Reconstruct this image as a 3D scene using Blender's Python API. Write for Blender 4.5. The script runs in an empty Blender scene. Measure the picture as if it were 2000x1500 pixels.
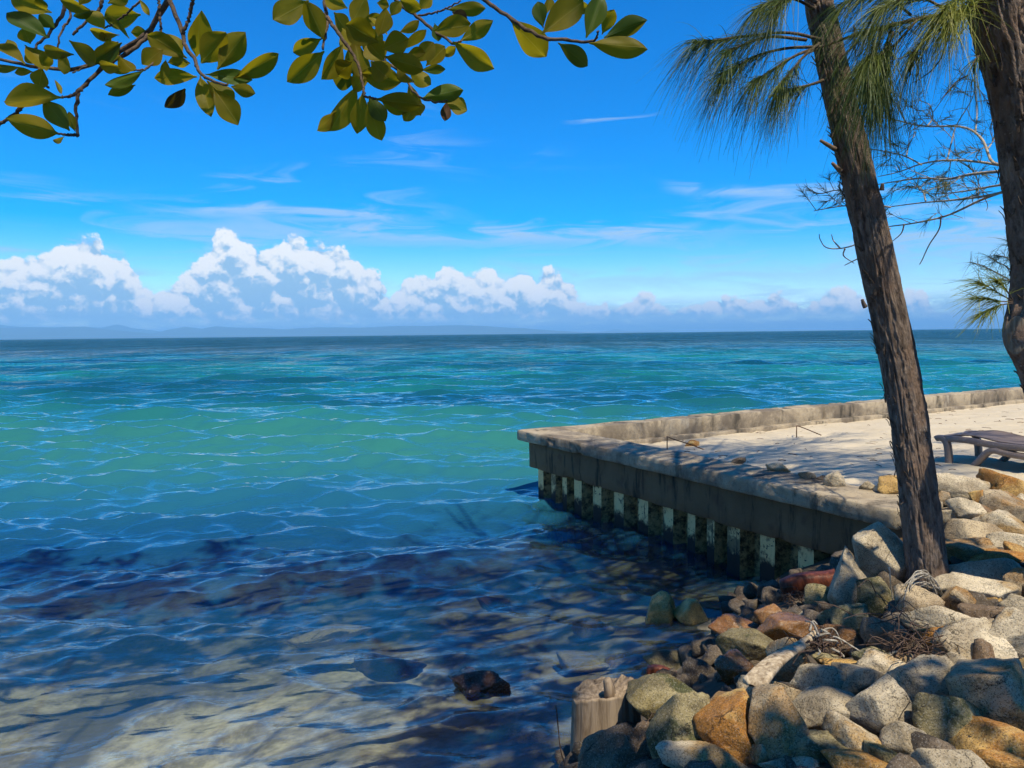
import bpy, bmesh, math, random
import numpy as np
from mathutils import Vector, Matrix

# ------------------------------------------------------------------ camera, world, sun, exposure
scene = bpy.context.scene
COL = scene.collection
CAM_H = 2.4
F_PX = 1502.0                      # focal length in pixels of a 2000 px wide picture
PITCH, ROLL = math.radians(-3.73), math.radians(-0.63)
cam_data = bpy.data.cameras.new("camera")
cam_data.sensor_width = 36.0
cam_data.lens = F_PX / 2000.0 * 36.0
cam_data.clip_start = 0.05
cam_data.clip_end = 300000.0
cam = bpy.data.objects.new("camera", cam_data)
COL.objects.link(cam)
CAM_R = Matrix.Rotation(math.pi / 2 + PITCH, 3, 'X') @ Matrix.Rotation(ROLL, 3, 'Z')
cam.matrix_world = Matrix.Translation((0, 0, CAM_H)) @ CAM_R.to_4x4()
scene.camera = cam

SUN_EL = math.radians(62.0)
SUN_H = Vector((0.40, -0.917, 0.0)).normalized()      # where the sun stands: behind the viewer, a little to the right
SUN_DIR = Vector((SUN_H.x * math.cos(SUN_EL), SUN_H.y * math.cos(SUN_EL), math.sin(SUN_EL)))
sun_data = bpy.data.lights.new("sun", 'SUN')
sun_data.energy = 5.0
sun_data.angle = math.radians(0.53)
sun_data.color = (1.0, 0.91, 0.74)
sun = bpy.data.objects.new("sun", sun_data)
sun.rotation_euler = SUN_DIR.to_track_quat('Z', 'Y').to_euler()
COL.objects.link(sun)

scene.view_settings.view_transform = 'Standard'
scene.view_settings.look = 'None'
scene.view_settings.exposure = 0.32
scene.view_settings.gamma = 1.0
scene.view_settings.use_curve_mapping = False
scene.cycles.max_bounces = 8
scene.cycles.transparent_max_bounces = 16
scene.cycles.volume_bounces = 0
scene.cycles.use_denoising = True
scene.cycles.adaptive_threshold = 0.03
scene.cycles.sample_clamp_indirect = 4.0


class NT:
    """small helper that writes node trees as expressions"""
    def __init__(self, tree, dims='3D'):
        self.t = tree
        self.dims = dims

    def new(self, kind, **kw):
        n = self.t.nodes.new(kind)
        for k, v in kw.items():
            setattr(n, k, v)
        return n

    def put(self, sock, v):
        if isinstance(v, bpy.types.NodeSocket):
            self.t.links.new(v, sock)
        elif v is not None:
            if sock.type == 'RGBA' and not hasattr(v, '__len__'):
                v = (v, v, v, 1)
            elif sock.type == 'RGBA' and len(v) == 3:
                v = (*v, 1)
            sock.default_value = v

    def m(self, op, a, b=None, c=None, clamp=False):
        n = self.new('ShaderNodeMath', operation=op, use_clamp=clamp)
        for i, v in enumerate((a, b, c)):
            if v is not None:
                self.put(n.inputs[i], v)
        return n.outputs[0]

    def add(self, a, b): return self.m('ADD', a, b)
    def sub(self, a, b): return self.m('SUBTRACT', a, b)
    def mul(self, a, b): return self.m('MULTIPLY', a, b)

    def ramp(self, v, lo, hi, a=0.0, b=1.0, smooth=True):
        n = self.new('ShaderNodeMapRange', interpolation_type='SMOOTHSTEP' if smooth else 'LINEAR')
        for i, x in enumerate((v, lo, hi, a, b)):
            self.put(n.inputs[i], x)
        return n.outputs[0]

    def mix(self, f, a, b, blend='MIX'):
        n = self.new('ShaderNodeMix', data_type='RGBA', blend_type=blend)
        self.put(n.inputs[0], f)
        self.put(n.inputs[6], a)
        self.put(n.inputs[7], b)
        return n.outputs[2]

    def xyz(self, x, y, z):
        if self.dims == '2D':                     # a flat lookup: the third value only moves the pattern
            x, y, z = self.add(x, 13.7 * z), self.add(y, 7.3 * z), 0.0
        n = self.new('ShaderNodeCombineXYZ')
        for i, v in enumerate((x, y, z)):
            self.put(n.inputs[i], v)
        return n.outputs[0]

    def sep(self, v):
        n = self.new('ShaderNodeSeparateXYZ')
        self.put(n.inputs[0], v)
        return n.outputs

    def noise(self, vec, scale, detail=3.0, rough=0.5, dist=0.0, lac=2.0):
        n = self.new('ShaderNodeTexNoise', noise_dimensions=self.dims)
        self.put(n.inputs['Vector'], vec)
        n.inputs['Scale'].default_value = scale
        n.inputs['Detail'].default_value = detail
        n.inputs['Roughness'].default_value = rough
        n.inputs['Lacunarity'].default_value = lac
        n.inputs['Distortion'].default_value = dist
        return n.outputs[0]

    def voro(self, vec, scale, feature='F1', detail=0.0, rough=0.5, lac=2.0, smooth=1.0, out=0):
        n = self.new('ShaderNodeTexVoronoi', feature=feature, voronoi_dimensions=self.dims)
        self.put(n.inputs['Vector'], vec)
        n.inputs['Scale'].default_value = scale
        if 'Detail' in n.inputs: n.inputs['Detail'].default_value = detail
        if 'Roughness' in n.inputs: n.inputs['Roughness'].default_value = rough
        if 'Lacunarity' in n.inputs: n.inputs['Lacunarity'].default_value = lac
        if feature == 'SMOOTH_F1': n.inputs['Smoothness'].default_value = smooth
        return n.outputs[out]

    def vscale(self, v, s):
        n = self.new('ShaderNodeVectorMath', operation='MULTIPLY')
        self.put(n.inputs[0], v)
        n.inputs[1].default_value = s if hasattr(s, '__len__') else (s, s, s)
        return n.outputs[0]

    def vadd(self, v, s):
        n = self.new('ShaderNodeVectorMath', operation='ADD')
        self.put(n.inputs[0], v)
        self.put(n.inputs[1], s)
        return n.outputs[0]

    def bump(self, h, strength=0.5, dist=0.02, normal=None):
        n = self.new('ShaderNodeBump')
        n.inputs['Strength'].default_value = strength
        n.inputs['Distance'].default_value = dist
        self.put(n.inputs['Height'], h)
        if normal is not None:
            self.put(n.inputs['Normal'], normal)
        return n.outputs[0]


def px_ray(px, py):
    d = CAM_R @ Vector(((px - 1000.0) / F_PX, -(py - 750.0) / F_PX, -1.0))
    return d


def at(px, py, y):
    """world point seen at a photograph pixel, y metres ahead"""
    d = px_ray(px, py)
    return Vector((0, 0, CAM_H)) + d * (y / d.y)


def on_z(px, py, z):
    d = px_ray(px, py)
    return Vector((0, 0, CAM_H)) + d * ((z - CAM_H) / d.z)


# ---- sky: Nishita daylight plus cloud layers written as functions of direction
world = bpy.data.worlds.new("World")
scene.world = world
world.use_nodes = True
world.cycles.sampling_method = 'MANUAL'
world.cycles.sample_map_resolution = 256
wt = world.node_tree
wt.nodes.clear()
W = NT(wt, '2D')
sky = W.new('ShaderNodeTexSky', sky_type='NISHITA')
sky.sun_disc = False
sky.sun_elevation = SUN_EL
sky.sun_rotation = math.atan2(SUN_H.x, SUN_H.y)
sky.altitude = 1500
sky.air_density = 1.0
sky.dust_density = 0.0
sky.ozone_density = 3.0
hs = W.new('ShaderNodeHueSaturation')
hs.inputs['Saturation'].default_value = 1.72
hs.inputs['Value'].default_value = 1.12
hs.inputs['Hue'].default_value = 0.508
wt.links.new(sky.outputs[0], hs.inputs['Color'])
SKYC = hs.outputs[0]

tc = W.new('ShaderNodeTexCoord')
dx, dy, dz = W.sep(tc.outputs['Generated'])
DEG = 180 / math.pi
az = W.mul(W.m('ARCTAN2', dx, dy), DEG)
el = W.mul(W.m('ARCSINE', dz), DEG)


def azel(px, py):
    d = px_ray(px, py).normalized()
    return math.degrees(math.atan2(d.x, d.y)), math.degrees(math.asin(d.z))


TOPS = [(0, 512), (30, 500), (60, 505), (100, 492), (128, 470), (150, 460), (190, 462), (205, 487), (225, 484), (245, 497), (258, 525),
        (275, 556), (300, 566), (340, 560), (372, 518), (392, 500), (410, 478), (425, 452), (440, 446), (462, 460), (482, 474), (510, 488),
        (530, 486), (550, 480), (558, 458), (585, 460), (600, 476), (622, 466), (640, 474), (665, 480), (690, 505), (712, 520), (735, 530),
        (746, 552), (758, 580), (780, 566), (798, 542), (832, 536), (846, 552), (860, 524), (880, 520), (900, 536), (925, 536), (950, 522),
        (966, 526), (985, 538), (1010, 524), (1032, 530), (1048, 550), (1060, 526), (1075, 520), (1092, 526), (1102, 545), (1122, 558),
        (1132, 585), (1165, 600), (1183, 578), (1200, 600), (1232, 590), (1247, 572), (1272, 576), (1290, 592), (1305, 612), (1340, 604),
        (1385, 580), (1412, 574), (1440, 584), (1480, 580), (1520, 572), (1548, 592), (1570, 612), (1590, 580), (1612, 570), (1640, 562),
        (1682, 570), (1710, 590), (1740, 600), (1768, 566), (1800, 568), (1816, 580), (1834, 610), (1900, 604), (1960, 590), (2000, 580)]
AZ_R, EL_R = 34.0, 10.0
fc = W.new('ShaderNodeFloatCurve')
crv = fc.mapping.curves[0]
pts = sorted((azel(x, y)[0] / (2 * AZ_R) + 0.5, azel(x, y)[1] / EL_R) for x, y in TOPS)
crv.points[0].location = (0.0, pts[0][1])
crv.points[1].location = (1.0, pts[-1][1])
for x, y in pts:
    if 0.003 < x < 0.997:
        p = crv.points.new(x, y)
for p in crv.points:
    p.handle_type = 'VECTOR'
fc.mapping.update()


def cloud_height(oa, oe):
    """billow field of the cumulus bank at an offset, in degrees"""
    v = W.xyz(W.add(az, oa), W.mul(W.add(el, oe), 1.15), 3.7)
    wv = W.new('ShaderNodeTexNoise', noise_dimensions='2D')
    W.put(wv.inputs['Vector'], v)
    wv.inputs['Scale'].default_value = 0.9
    wv.inputs['Detail'].default_value = 4
    w2 = W.new('ShaderNodeVectorMath', operation='SUBTRACT')
    W.put(w2.inputs[0], wv.outputs['Color'])
    w2.inputs[1].default_value = (0.5, 0.5, 0.5)
    v2 = W.vadd(v, W.vscale(w2.outputs[0], 0.75))
    def dome(scale, k):
        d = W.voro(v2, scale)
        return W.m('MAXIMUM', W.sub(1.0, W.mul(W.mul(d, d), k)), -0.3)
    fine = W.noise(v2, 5.0, 5, 0.62)
    h = W.mul(dome(0.50, 1.5), 1.15)
    h = W.add(h, W.mul(dome(1.35, 1.7), 0.42))
    h = W.add(h, W.mul(dome(3.6, 1.7), 0.17))
    return W.add(h, W.mul(W.sub(fine, 0.5), 0.30))


H0 = cloud_height(0.0, 0.0)
H1 = cloud_height(0.22, 0.42)
wob = W.mul(W.sub(W.noise(W.xyz(az, el, 0.0), 1.6, 4, 0.6), 0.5), 0.9)
pp = W.m('PINGPONG', W.add(W.add(az, wob), AZ_R), 2 * AZ_R)
W.put(fc.inputs['Value'], W.m('DIVIDE', pp, 2 * AZ_R))
env = W.mul(fc.outputs[0], EL_R)
depth = W.add(W.sub(env, el), W.mul(W.sub(H0, 1.05), 0.62))          # degrees below the outline
a_cum = W.ramp(depth, 0.0, 0.32)
a_cum = W.mul(a_cum, W.ramp(el, 0.5, 1.5))
light = W.add(0.88, W.mul(W.sub(H0, H1), 1.0))
# cloud bodies turn blue-grey towards their bases, with a ragged edge
base_n = W.noise(W.xyz(W.mul(az, 0.7), el, 8.0), 0.8, 5, 0.6)
body = W.ramp(W.add(W.sub(env, el), W.mul(W.sub(base_n, 0.5), 3.2)), 1.1, 3.0)
body = W.m('MAXIMUM', body, W.ramp(el, 2.3, 0.9))
light = W.sub(light, W.mul(body, 0.72))
c_cum = W.mix(W.ramp(light, 0.15, 0.85, smooth=False), (2.0, 3.35, 4.7), (5.7, 5.8, 5.8))

# low ragged bank behind and under the cumulus
lv = W.xyz(W.mul(az, 0.42), W.mul(el, 1.5), 20.0)
ln = W.noise(lv, 1.0, 6, 0.62, 0.4)
ln2 = W.noise(W.vadd(lv, (0.10, 0.5, 0.0)), 1.0, 6, 0.62, 0.4)
a_low = W.mul(W.ramp(ln, 0.32, 0.55), W.ramp(W.sub(W.m('MAXIMUM', env, 2.4), el), -0.5, 0.9))
a_low = W.mul(a_low, 0.72)
c_low = W.mix(W.ramp(W.sub(ln, ln2), -0.10, 0.16), (1.7, 3.1, 4.5), (3.3, 4.2, 4.9))

# thin high streaks
cv = W.xyz(W.mul(az, 0.11), W.add(W.mul(el, 0.75), W.mul(az, 0.012)), 41.0)
cn = W.noise(cv, 1.0, 6, 0.58, 0.7)
patch = W.noise(W.xyz(W.mul(az, 0.045), W.mul(el, 0.16), 7.3), 1.0, 2, 0.5)
a_cir = W.mul(W.ramp(cn, 0.46, 0.74), W.ramp(W.add(patch, W.ramp(el, 14.0, 5.0, -0.10, 0.16, False)), 0.48, 0.68))
a_cir = W.mul(a_cir, W.ramp(el, 20.0, 8.0, 0.06, 0.6))


STREAK_N = W.noise(W.xyz(W.mul(az, 0.16), W.mul(el, 1.0), 3.0), 1.0, 6, 0.6, 0.8)


def streak(x0, y0, x1, y1, half, amp, seed):
    """one long wisp between two directions"""
    a0, e0 = azel(x0, y0)
    a1, e1 = azel(x1, y1)
    t = W.m('DIVIDE', W.sub(az, a0), a1 - a0)
    c = W.add(e0, W.mul(t, e1 - e0))
    n = STREAK_N
    off = W.m('ABSOLUTE', W.sub(W.sub(el, c), W.mul(W.sub(n, 0.5), 2.6 * half)))
    g = W.ramp(off, half, 0.0)
    ends = W.mul(W.ramp(t, -0.05, 0.25), W.ramp(t, 1.05, 0.75))
    return W.mul(W.mul(W.mul(g, ends), W.ramp(n, 0.25, 0.65)), amp)


for s in (streak(240, 405, 900, 425, 0.95, 0.75, 3.0), streak(500, 455, 1480, 455, 1.1, 0.85, 9.0), streak(1290, 365, 1600, 385, 0.6, 0.8, 5.0),
          streak(1600, 500, 2100, 460, 2.4, 0.85, 15.0), streak(1100, 240, 1290, 222, 0.22, 0.5, 25.0), streak(-60, 490, 120, 486, 0.4, 0.6, 30.0),
          streak(1000, 560, 2050, 500, 1.5, 0.5, 35.0)):
    a_cir = W.m('MAXIMUM', a_cir, s)
c_cir = (2.6, 3.7, 4.85)

col = W.mix(a_cir, SKYC, c_cir)
col = W.mix(a_low, col, c_low)
col = W.mix(a_cum, col, c_cum)
bg = W.new('ShaderNodeBackground')
bg.inputs['Strength'].default_value = 0.15
wt.links.new(col, bg.inputs['Color'])
wo = W.new('ShaderNodeOutputWorld')
wt.links.new(bg.outputs[0], wo.inputs['Surface'])

# ------------------------------------------------------------------ helpers
rng = np.random.default_rng(7)
random.seed(7)


def tag(o, label=None, cat=None, group=None, kind=None):
    if label: o["label"] = label
    if cat: o["category"] = cat
    if group: o["group"] = group
    if kind: o["kind"] = kind
    return o


def empty(name, loc=(0, 0, 0)):
    o = bpy.data.objects.new(name, None)
    o.location = loc
    o.empty_display_size = 0.2
    COL.objects.link(o)
    return o


def np_mesh(name, V, F, smooth=True):
    V = np.asarray(V, dtype=np.float32)
    F = np.asarray(F, dtype=np.int32)
    me = bpy.data.meshes.new(name)
    k = F.shape[1]
    me.vertices.add(len(V))
    me.vertices.foreach_set("co", V.ravel())
    me.loops.add(F.size)
    me.loops.foreach_set("vertex_index", F.ravel())
    me.polygons.add(len(F))
    me.polygons.foreach_set("loop_start", np.arange(0, F.size, k, dtype=np.int32))
    me.polygons.foreach_set("use_smooth", np.full(len(F), smooth))
    me.update(calc_edges=True)
    me.validate()
    return me


def obj(name, me, mat=None, parent=None):
    o = bpy.data.objects.new(name, me)
    if mat is not None and len(me.materials) == 0:
        me.materials.append(mat)
    COL.objects.link(o)
    if parent is not None:
        o.parent = parent
        o.matrix_parent_inverse = Matrix.Translation(parent.location).inverted()
    return o


def _hash(ix, iy, iz, seed):
    h = (ix * 374761393 + iy * 668265263 + iz * 2147483647 + seed * 1274126177) & 0xFFFFFFFF
    h = ((h ^ (h >> 13)) * 1274126177) & 0xFFFFFFFF
    h = ((h ^ (h >> 16)) * 2246822519) & 0xFFFFFFFF
    return ((h ^ (h >> 15)) & 0xFFFFFF) / float(0xFFFFFF)


def vnoise(P, seed=0):
    P = np.asarray(P, dtype=np.float64)
    I = np.floor(P).astype(np.int64)
    f = P - I
    f = f * f * (3 - 2 * f)
    out = 0
    for a in (0, 1):
        wx = f[:, 0] if a else 1 - f[:, 0]
        for b in (0, 1):
            wy = f[:, 1] if b else 1 - f[:, 1]
            for c in (0, 1):
                wz = f[:, 2] if c else 1 - f[:, 2]
                out = out + wx * wy * wz * _hash(I[:, 0] + a, I[:, 1] + b, I[:, 2] + c, seed)
    return out


def fbm(P, octaves=4, seed=0, gain=0.5):
    s, amp, tot = 0, 1.0, 0
    P = np.asarray(P, dtype=np.float64)
    for i in range(octaves):
        s = s + amp * vnoise(P * (2.03 ** i), seed + 17 * i)
        tot += amp
        amp *= gain
    return s / tot


def grid_faces(nu, nv, wrap=False):
    """quads of a grid with nu rows and nv columns"""
    i = np.arange(nu - 1)[:, None]
    j = np.arange(nv if wrap else nv - 1)[None, :]
    a = i * nv + j
    b = i * nv + (j + 1) % nv
    return np.stack([a, b, b + nv, a + nv], -1).reshape(-1, 4)


def smooth_path(pts, n):
    """Catmull-Rom resampling"""
    P = np.array([list(p) for p in pts], dtype=float)
    if len(P) == 2:
        t = np.linspace(0, 1, n)[:, None]
        return P[0] * (1 - t) + P[1] * t
    Q = np.vstack([2 * P[0] - P[1], P, 2 * P[-1] - P[-2]])
    seg = np.linspace(0, len(P) - 1, n)
    i = np.minimum(seg.astype(int), len(P) - 2)
    t = (seg - i)[:, None]
    p0, p1, p2, p3 = Q[i], Q[i + 1], Q[i + 2], Q[i + 3]
    return 0.5 * (2 * p1 + (p2 - p0) * t + (2 * p0 - 5 * p1 + 4 * p2 - p3) * t ** 2 + (3 * p1 - p0 - 3 * p2 + p3) * t ** 3)


def tube_arrays(path, radii, nseg=8, cap=True):
    path = np.asarray(path, dtype=float)
    n = len(path)
    T = np.gradient(path, axis=0)
    T /= np.linalg.norm(T, axis=1)[:, None] + 1e-9
    ref = np.array([0.0, 0.0, 1.0]) if abs(T[0][2]) < 0.8 else np.array([1.0, 0.0, 0.0])
    A = np.cross(T, ref)
    A /= np.linalg.norm(A, axis=1)[:, None] + 1e-9
    B = np.cross(T, A)
    th = np.linspace(0, 2 * np.pi, nseg, endpoint=False)
    R = np.broadcast_to(np.asarray(radii, dtype=float), (n,))
    V = path[:, None, :] + R[:, None, None] * (np.cos(th)[None, :, None] * A[:, None, :] + np.sin(th)[None, :, None] * B[:, None, :])
    V = V.reshape(-1, 3)
    F = grid_faces(n, nseg, True)
    if cap:
        V = np.vstack([V, path[:1], path[-1:]])
        c0, c1 = len(V) - 2, len(V) - 1
        j = np.arange(nseg)
        e0 = np.stack([j, np.full(nseg, c0), np.full(nseg, c0), (j + 1) % nseg], -1)
        # caps as triangles written as degenerate-free quads are avoided: taper the ends instead
        V[:nseg] = path[0] + (V[:nseg] - path[0])
    return V[:n * nseg] if not cap else V[:n * nseg], F


def tubes_mesh(name, items, nseg=6):
    """items: list of (path, radii); several tubes joined"""
    Vs, Fs, o = [], [], 0
    for path, radii in items:
        path = np.asarray(path, dtype=float)
        r = np.broadcast_to(np.asarray(radii, dtype=float), (len(path),)).copy()
        t0, t1 = path[0] - path[1], path[-1] - path[-2]
        t0 = t0 / (np.linalg.norm(t0) + 1e-9)
        t1 = t1 / (np.linalg.norm(t1) + 1e-9)
        path = np.vstack([path[0] + t0 * r[0] * 0.02, path, path[-1] + t1 * r[-1] * 0.02])
        r = np.concatenate([[r[0] * 0.02], r, [r[-1] * 0.02]])
        V, F = tube_arrays(path, r, nseg)
        Vs.append(V)
        Fs.append(F + o)
        o += len(V)
    return np_mesh(name, np.vstack(Vs), np.vstack(Fs))


def new_mat(name):
    m = bpy.data.materials.new(name)
    m.use_nodes = True
    m.node_tree.nodes.clear()
    t = NT(m.node_tree)
    out = t.new('ShaderNodeOutputMaterial')
    return m, t, out


def principled(t, out, color, rough=0.8, normal=None, spec=0.3):
    b = t.new('ShaderNodeBsdfPrincipled')
    t.put(b.inputs['Base Color'], color)
    t.put(b.inputs['Roughness'], rough)
    t.put(b.inputs['Specular IOR Level'], spec)
    if normal is not None:
        t.put(b.inputs['Normal'], normal)
    t.t.links.new(b.outputs[0], out.inputs['Surface'])
    return b
# ------------------------------------------------------------------ the lie of the land
SHORE = np.array([(-60, 1.6), (-9, 1.4), (-4, 1.5), (-1.6, 1.9), (-0.45, 2.8), (0.35, 4.2), (0.80, 4.85), (1.30, 5.55), (1.75, 6.3), (2.35, 7.0), (3.2, 8.6), (60, 60)], float)
TIP = np.array([0.075, 11.3])                 # outer corner of the seawall
U = np.array([0.857, 0.515])                  # along the far wall
Vv = np.array([0.48, -0.877])                 # along the near wall
NU = np.array([0.515, -0.857])                # from the far wall towards the terrace
NV = np.array([0.877, 0.48])                  # from the near wall towards the terrace
Z_TOP = 0.985


def shore_dist(x, y):
    """signed distance to the waterline, positive on land"""
    P = np.stack([np.ravel(x), np.ravel(y)], -1)
    best = np.full(len(P), 1e9)
    sign = np.ones(len(P))
    for a, b in zip(SHORE[:-1], SHORE[1:]):
        d = b - a
        t = np.clip(((P - a) @ d) / (d @ d), 0, 1)
        q = a + t[:, None] * d
        r = P - q
        dist = np.hypot(r[:, 0], r[:, 1])
        s = np.where(d[0] * (P[:, 1] - a[1]) - d[1] * (P[:, 0] - a[0]) > 0, -1.0, 1.0)
        m = dist < best - 1e-9
        best = np.where(m, dist, best)
        sign = np.where(m, s, sign)
    return (best * sign).reshape(np.shape(x))


def terrain_z(x, y, fine=True):
    x = np.asarray(x, float)
    y = np.asarray(y, float)
    d = shore_dist(x, y)
    land = 0.88 * (1 - np.exp(-np.maximum(d, 0) / 0.95))
    dm = np.maximum(-d, 0)
    sea = -0.62 * (1 - np.exp(-dm / 3.0)) - 1.3 * (1 - np.exp(-dm / 25.0)) - 0.004 * np.minimum(dm, 600)
    z = np.where(d > 0, land, sea)
    if fine:
        P = np.stack([x.ravel() * 0.9, y.ravel() * 0.9, np.zeros(x.size)], -1)
        n = (fbm(P, 3, 3) - 0.5).reshape(x.shape)
        z = z + n * np.where(d > 0, 0.10, 0.24) * np.minimum(1, np.abs(d) / 0.6)
    return z


def terr_scalar(x, y):
    return float(terrain_z(np.array([x]), np.array([y]), False)[0])


def sand_z(P):
    """terrace sand height at world xy: low against the far wall, banked up on the near side"""
    P = np.asarray(P, float)
    rel = P - TIP
    t = rel @ NU                                  # distance in from the far wall
    return 0.67 + 0.26 * np.clip((t - 0.6) / 4.2, 0, 1) ** 0.8


# ------------------------------------------------------------------ setting materials
mat_bed, t, out = new_mat("seabed_sand")
g = t.new('ShaderNodeNewGeometry')
pos = g.outputs['Position']
px_, py_, pz_ = t.sep(pos)
n1 = t.noise(pos, 0.55, 5, 0.6, 0.6)
n2 = t.noise(pos, 2.4, 5, 0.65, 0.3)
weed = t.ramp(t.add(n1, t.mul(t.sub(n2, 0.5), 0.4)), 0.47, 0.62)
far_dark = t.ramp(t.add(py_, t.mul(t.sub(n1, 0.5), 5.0)), 5.0, 7.4, 0.0, 0.5)  # bed turns darker farther out
far_dark = t.mul(far_dark, t.ramp(px_, -0.8, 1.0, 1.0, 0.55))
right_dark = t.mul(t.ramp(t.add(px_, t.mul(t.sub(n1, 0.5), 3.0)), -1.5, 0.0), 0.6)      # bed darker towards the right
weed = t.m('MAXIMUM', t.m('MAXIMUM', t.mul(weed, 0.85), far_dark), right_dark)
sandc = t.mix(t.ramp(t.add(t.mul(n2, 0.6), t.mul(t.noise(pos, 8.0, 5, 0.7), 0.4)), 0.36, 0.62), (0.22, 0.18, 0.11), (0.70, 0.62, 0.45))
weedc = t.mix(t.noise(pos, 7.0, 4, 0.6), (0.030, 0.032, 0.022), (0.13, 0.105, 0.05))
c = t.mix(weed, sandc, weedc)
soil = t.mix(t.noise(pos, 9.0, 5, 0.7), (0.035, 0.026, 0.018), (0.15, 0.115, 0.075))
c = t.mix(t.ramp(pz_, -0.06, 0.12), c, soil)
principled(t, out, c, 0.95, t.bump(t.noise(pos, 14.0, 6, 0.7), 0.7, 0.03))

mat_sand, t, out = new_mat("terrace_sand")
g = t.new('ShaderNodeNewGeometry')
pos = g.outputs['Position']
n1 = t.noise(pos, 1.3, 6, 0.65)
c = t.mix(n1, (0.46, 0.37, 0.235), (0.61, 0.52, 0.365))
grit = t.ramp(t.voro(pos, 26.0), 0.05, 0.20)
c = t.mix(t.mul(t.ramp(t.noise(pos, 3.0, 3), 0.5, 0.62), t.sub(1.0, grit)), c, (0.14, 0.10, 0.06))
stain = t.ramp(t.noise(t.vadd(pos, (5, 2, 0)), 0.8, 5, 0.65), 0.55, 0.72)
c = t.mix(t.mul(stain, 0.35), c, (0.32, 0.25, 0.16))
principled(t, out, c, 0.95, t.bump(t.add(t.noise(pos, 8.0, 6, 0.7), t.mul(t.noise(pos, 60.0, 3), 0.3)), 0.75, 0.035), 0.2)

mat_hill, t, out = new_mat("hill_forest")
g = t.new('ShaderNodeNewGeometry')
c = t.mix(t.noise(g.outputs['Position'], 0.0012, 6, 0.6), (0.03, 0.055, 0.03), (0.08, 0.11, 0.06))
principled(t, out, c, 0.95)

# ---- water: clear shallows over the bed, turquoise body offshore, sky mirrored by the waves
mat_sea, t, out = new_mat("sea_water")
g = t.new('ShaderNodeNewGeometry')
pos = g.outputs['Position']
px_, py_, pz_ = t.sep(pos)
dist = t.m('SQRT', t.add(t.mul(px_, px_), t.mul(py_, py_)))
big = t.noise(pos, 0.09, 4, 0.55)
wav = t.xyz(t.mul(px_, 0.35), py_, 0.0)
pat = t.noise(wav, 0.05, 4, 0.6, 0.4)
off = t.add(py_, t.mul(t.sub(big, 0.5), 7.0))
c1 = t.mix(t.ramp(off, 7.0, 17.0), (0.008, 0.080, 0.185), (0.028, 0.160, 0.132))        # deep blue inshore, then greener over sand
c2 = t.mix(t.ramp(off, 16.0, 34.0), c1, (0.012, 0.165, 0.142))
reef = t.ramp(pat, 0.44, 0.60)
c3 = t.mix(t.mul(reef, t.ramp(off, 18, 30)), c2, (0.004, 0.055, 0.080))
c4 = t.mix(t.ramp(dist, 55.0, 160.0), c3, (0.003, 0.055, 0.080))
sandbar = t.mul(t.ramp(t.noise(t.xyz(t.mul(px_, 0.25), py_, 4.0), 0.018, 3, 0.5), 0.52, 0.66), t.ramp(dist, 40, 70))
c4 = t.mix(t.mul(t.mul(sandbar, t.ramp(dist, 260.0, 110.0)), 0.8), c4, (0.012, 0.165, 0.140))
c5 = t.mix(t.ramp(dist, 200.0, 900.0), c4, (0.003, 0.056, 0.078))
# wind flecks at every scale: dark wave slopes painted into the body colour
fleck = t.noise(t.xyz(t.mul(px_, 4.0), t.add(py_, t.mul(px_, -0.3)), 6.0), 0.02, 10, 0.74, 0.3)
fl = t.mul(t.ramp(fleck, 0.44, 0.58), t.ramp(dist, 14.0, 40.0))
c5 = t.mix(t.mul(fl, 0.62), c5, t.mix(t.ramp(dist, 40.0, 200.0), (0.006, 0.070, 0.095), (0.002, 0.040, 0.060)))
# ripples finer than the modelled waves
rv = t.xyz(t.mul(px_, 0.48), t.add(py_, t.mul(px_, -0.12)), 0.0)
def ridge(n):
    return t.sub(1.0, t.m('ABSOLUTE', t.sub(t.mul(n, 2.0), 1.0)))


r0 = t.noise(rv, 1.5, 3, 0.5, 0.6)
r1 = t.noise(rv, 3.4, 3, 0.5, 0.7)
r2 = t.noise(rv, 9.0, 3, 0.55, 0.5)
r5 = t.noise(rv, 24.0, 2, 0.5, 0.3)
r3 = t.noise(t.xyz(t.mul(px_, 0.5), py_, 2.0), 0.35, 5, 0.65, 0.6)
r4 = t.noise(t.xyz(t.mul(px_, 0.45), py_, 9.0), 0.075, 6, 0.7, 0.5)
h = t.add(t.add(t.add(t.mul(r1, 0.018), t.mul(r2, 0.0085)), t.mul(r0, 0.024)), t.mul(r5, 0.0024))
h = t.add(h, t.mul(t.mul(r3, 0.5), t.ramp(dist, 10.0, 50.0)))
h = t.add(h, t.mul(t.mul(r4, 4.5), t.ramp(dist, 60.0, 260.0)))
nrm = t.bump(h, 1.0, 1.0)
fr = t.new('ShaderNodeFresnel')
fr.inputs['IOR'].default_value = 1.50
t.put(fr.inputs['Normal'], nrm)
gl = t.new('ShaderNodeBsdfGlossy')
gl.inputs['Roughness'].default_value = 0.035
t.put(gl.inputs['Color'], (1, 1, 1, 1))
t.put(gl.inputs['Normal'], nrm)
tr = t.new('ShaderNodeBsdfTransparent')
t.put(tr.inputs['Color'], t.mix(t.ramp(py_, 4.0, 11.0), (0.86, 0.92, 0.88), (0.50, 0.66, 0.58)))
df = t.new('ShaderNodeBsdfDiffuse')
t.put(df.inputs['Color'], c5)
t.put(df.inputs['Normal'], t.bump(h, 1.0, 1.0))
lee = t.mul(t.ramp(px_, -1.2, 1.2), t.ramp(py_, 12.0, 9.5))          # clear, sheltered water in the corner by the wall
fb = t.ramp(t.sub(t.add(off, t.mul(t.sub(t.noise(pos, 0.5, 3), 0.5), 2.0)), t.mul(lee, 3.6)), 3.2, 13.0, 0.22, 0.95)
ms = t.new('ShaderNodeMixShader')
t.put(ms.inputs[0], fb)
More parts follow.
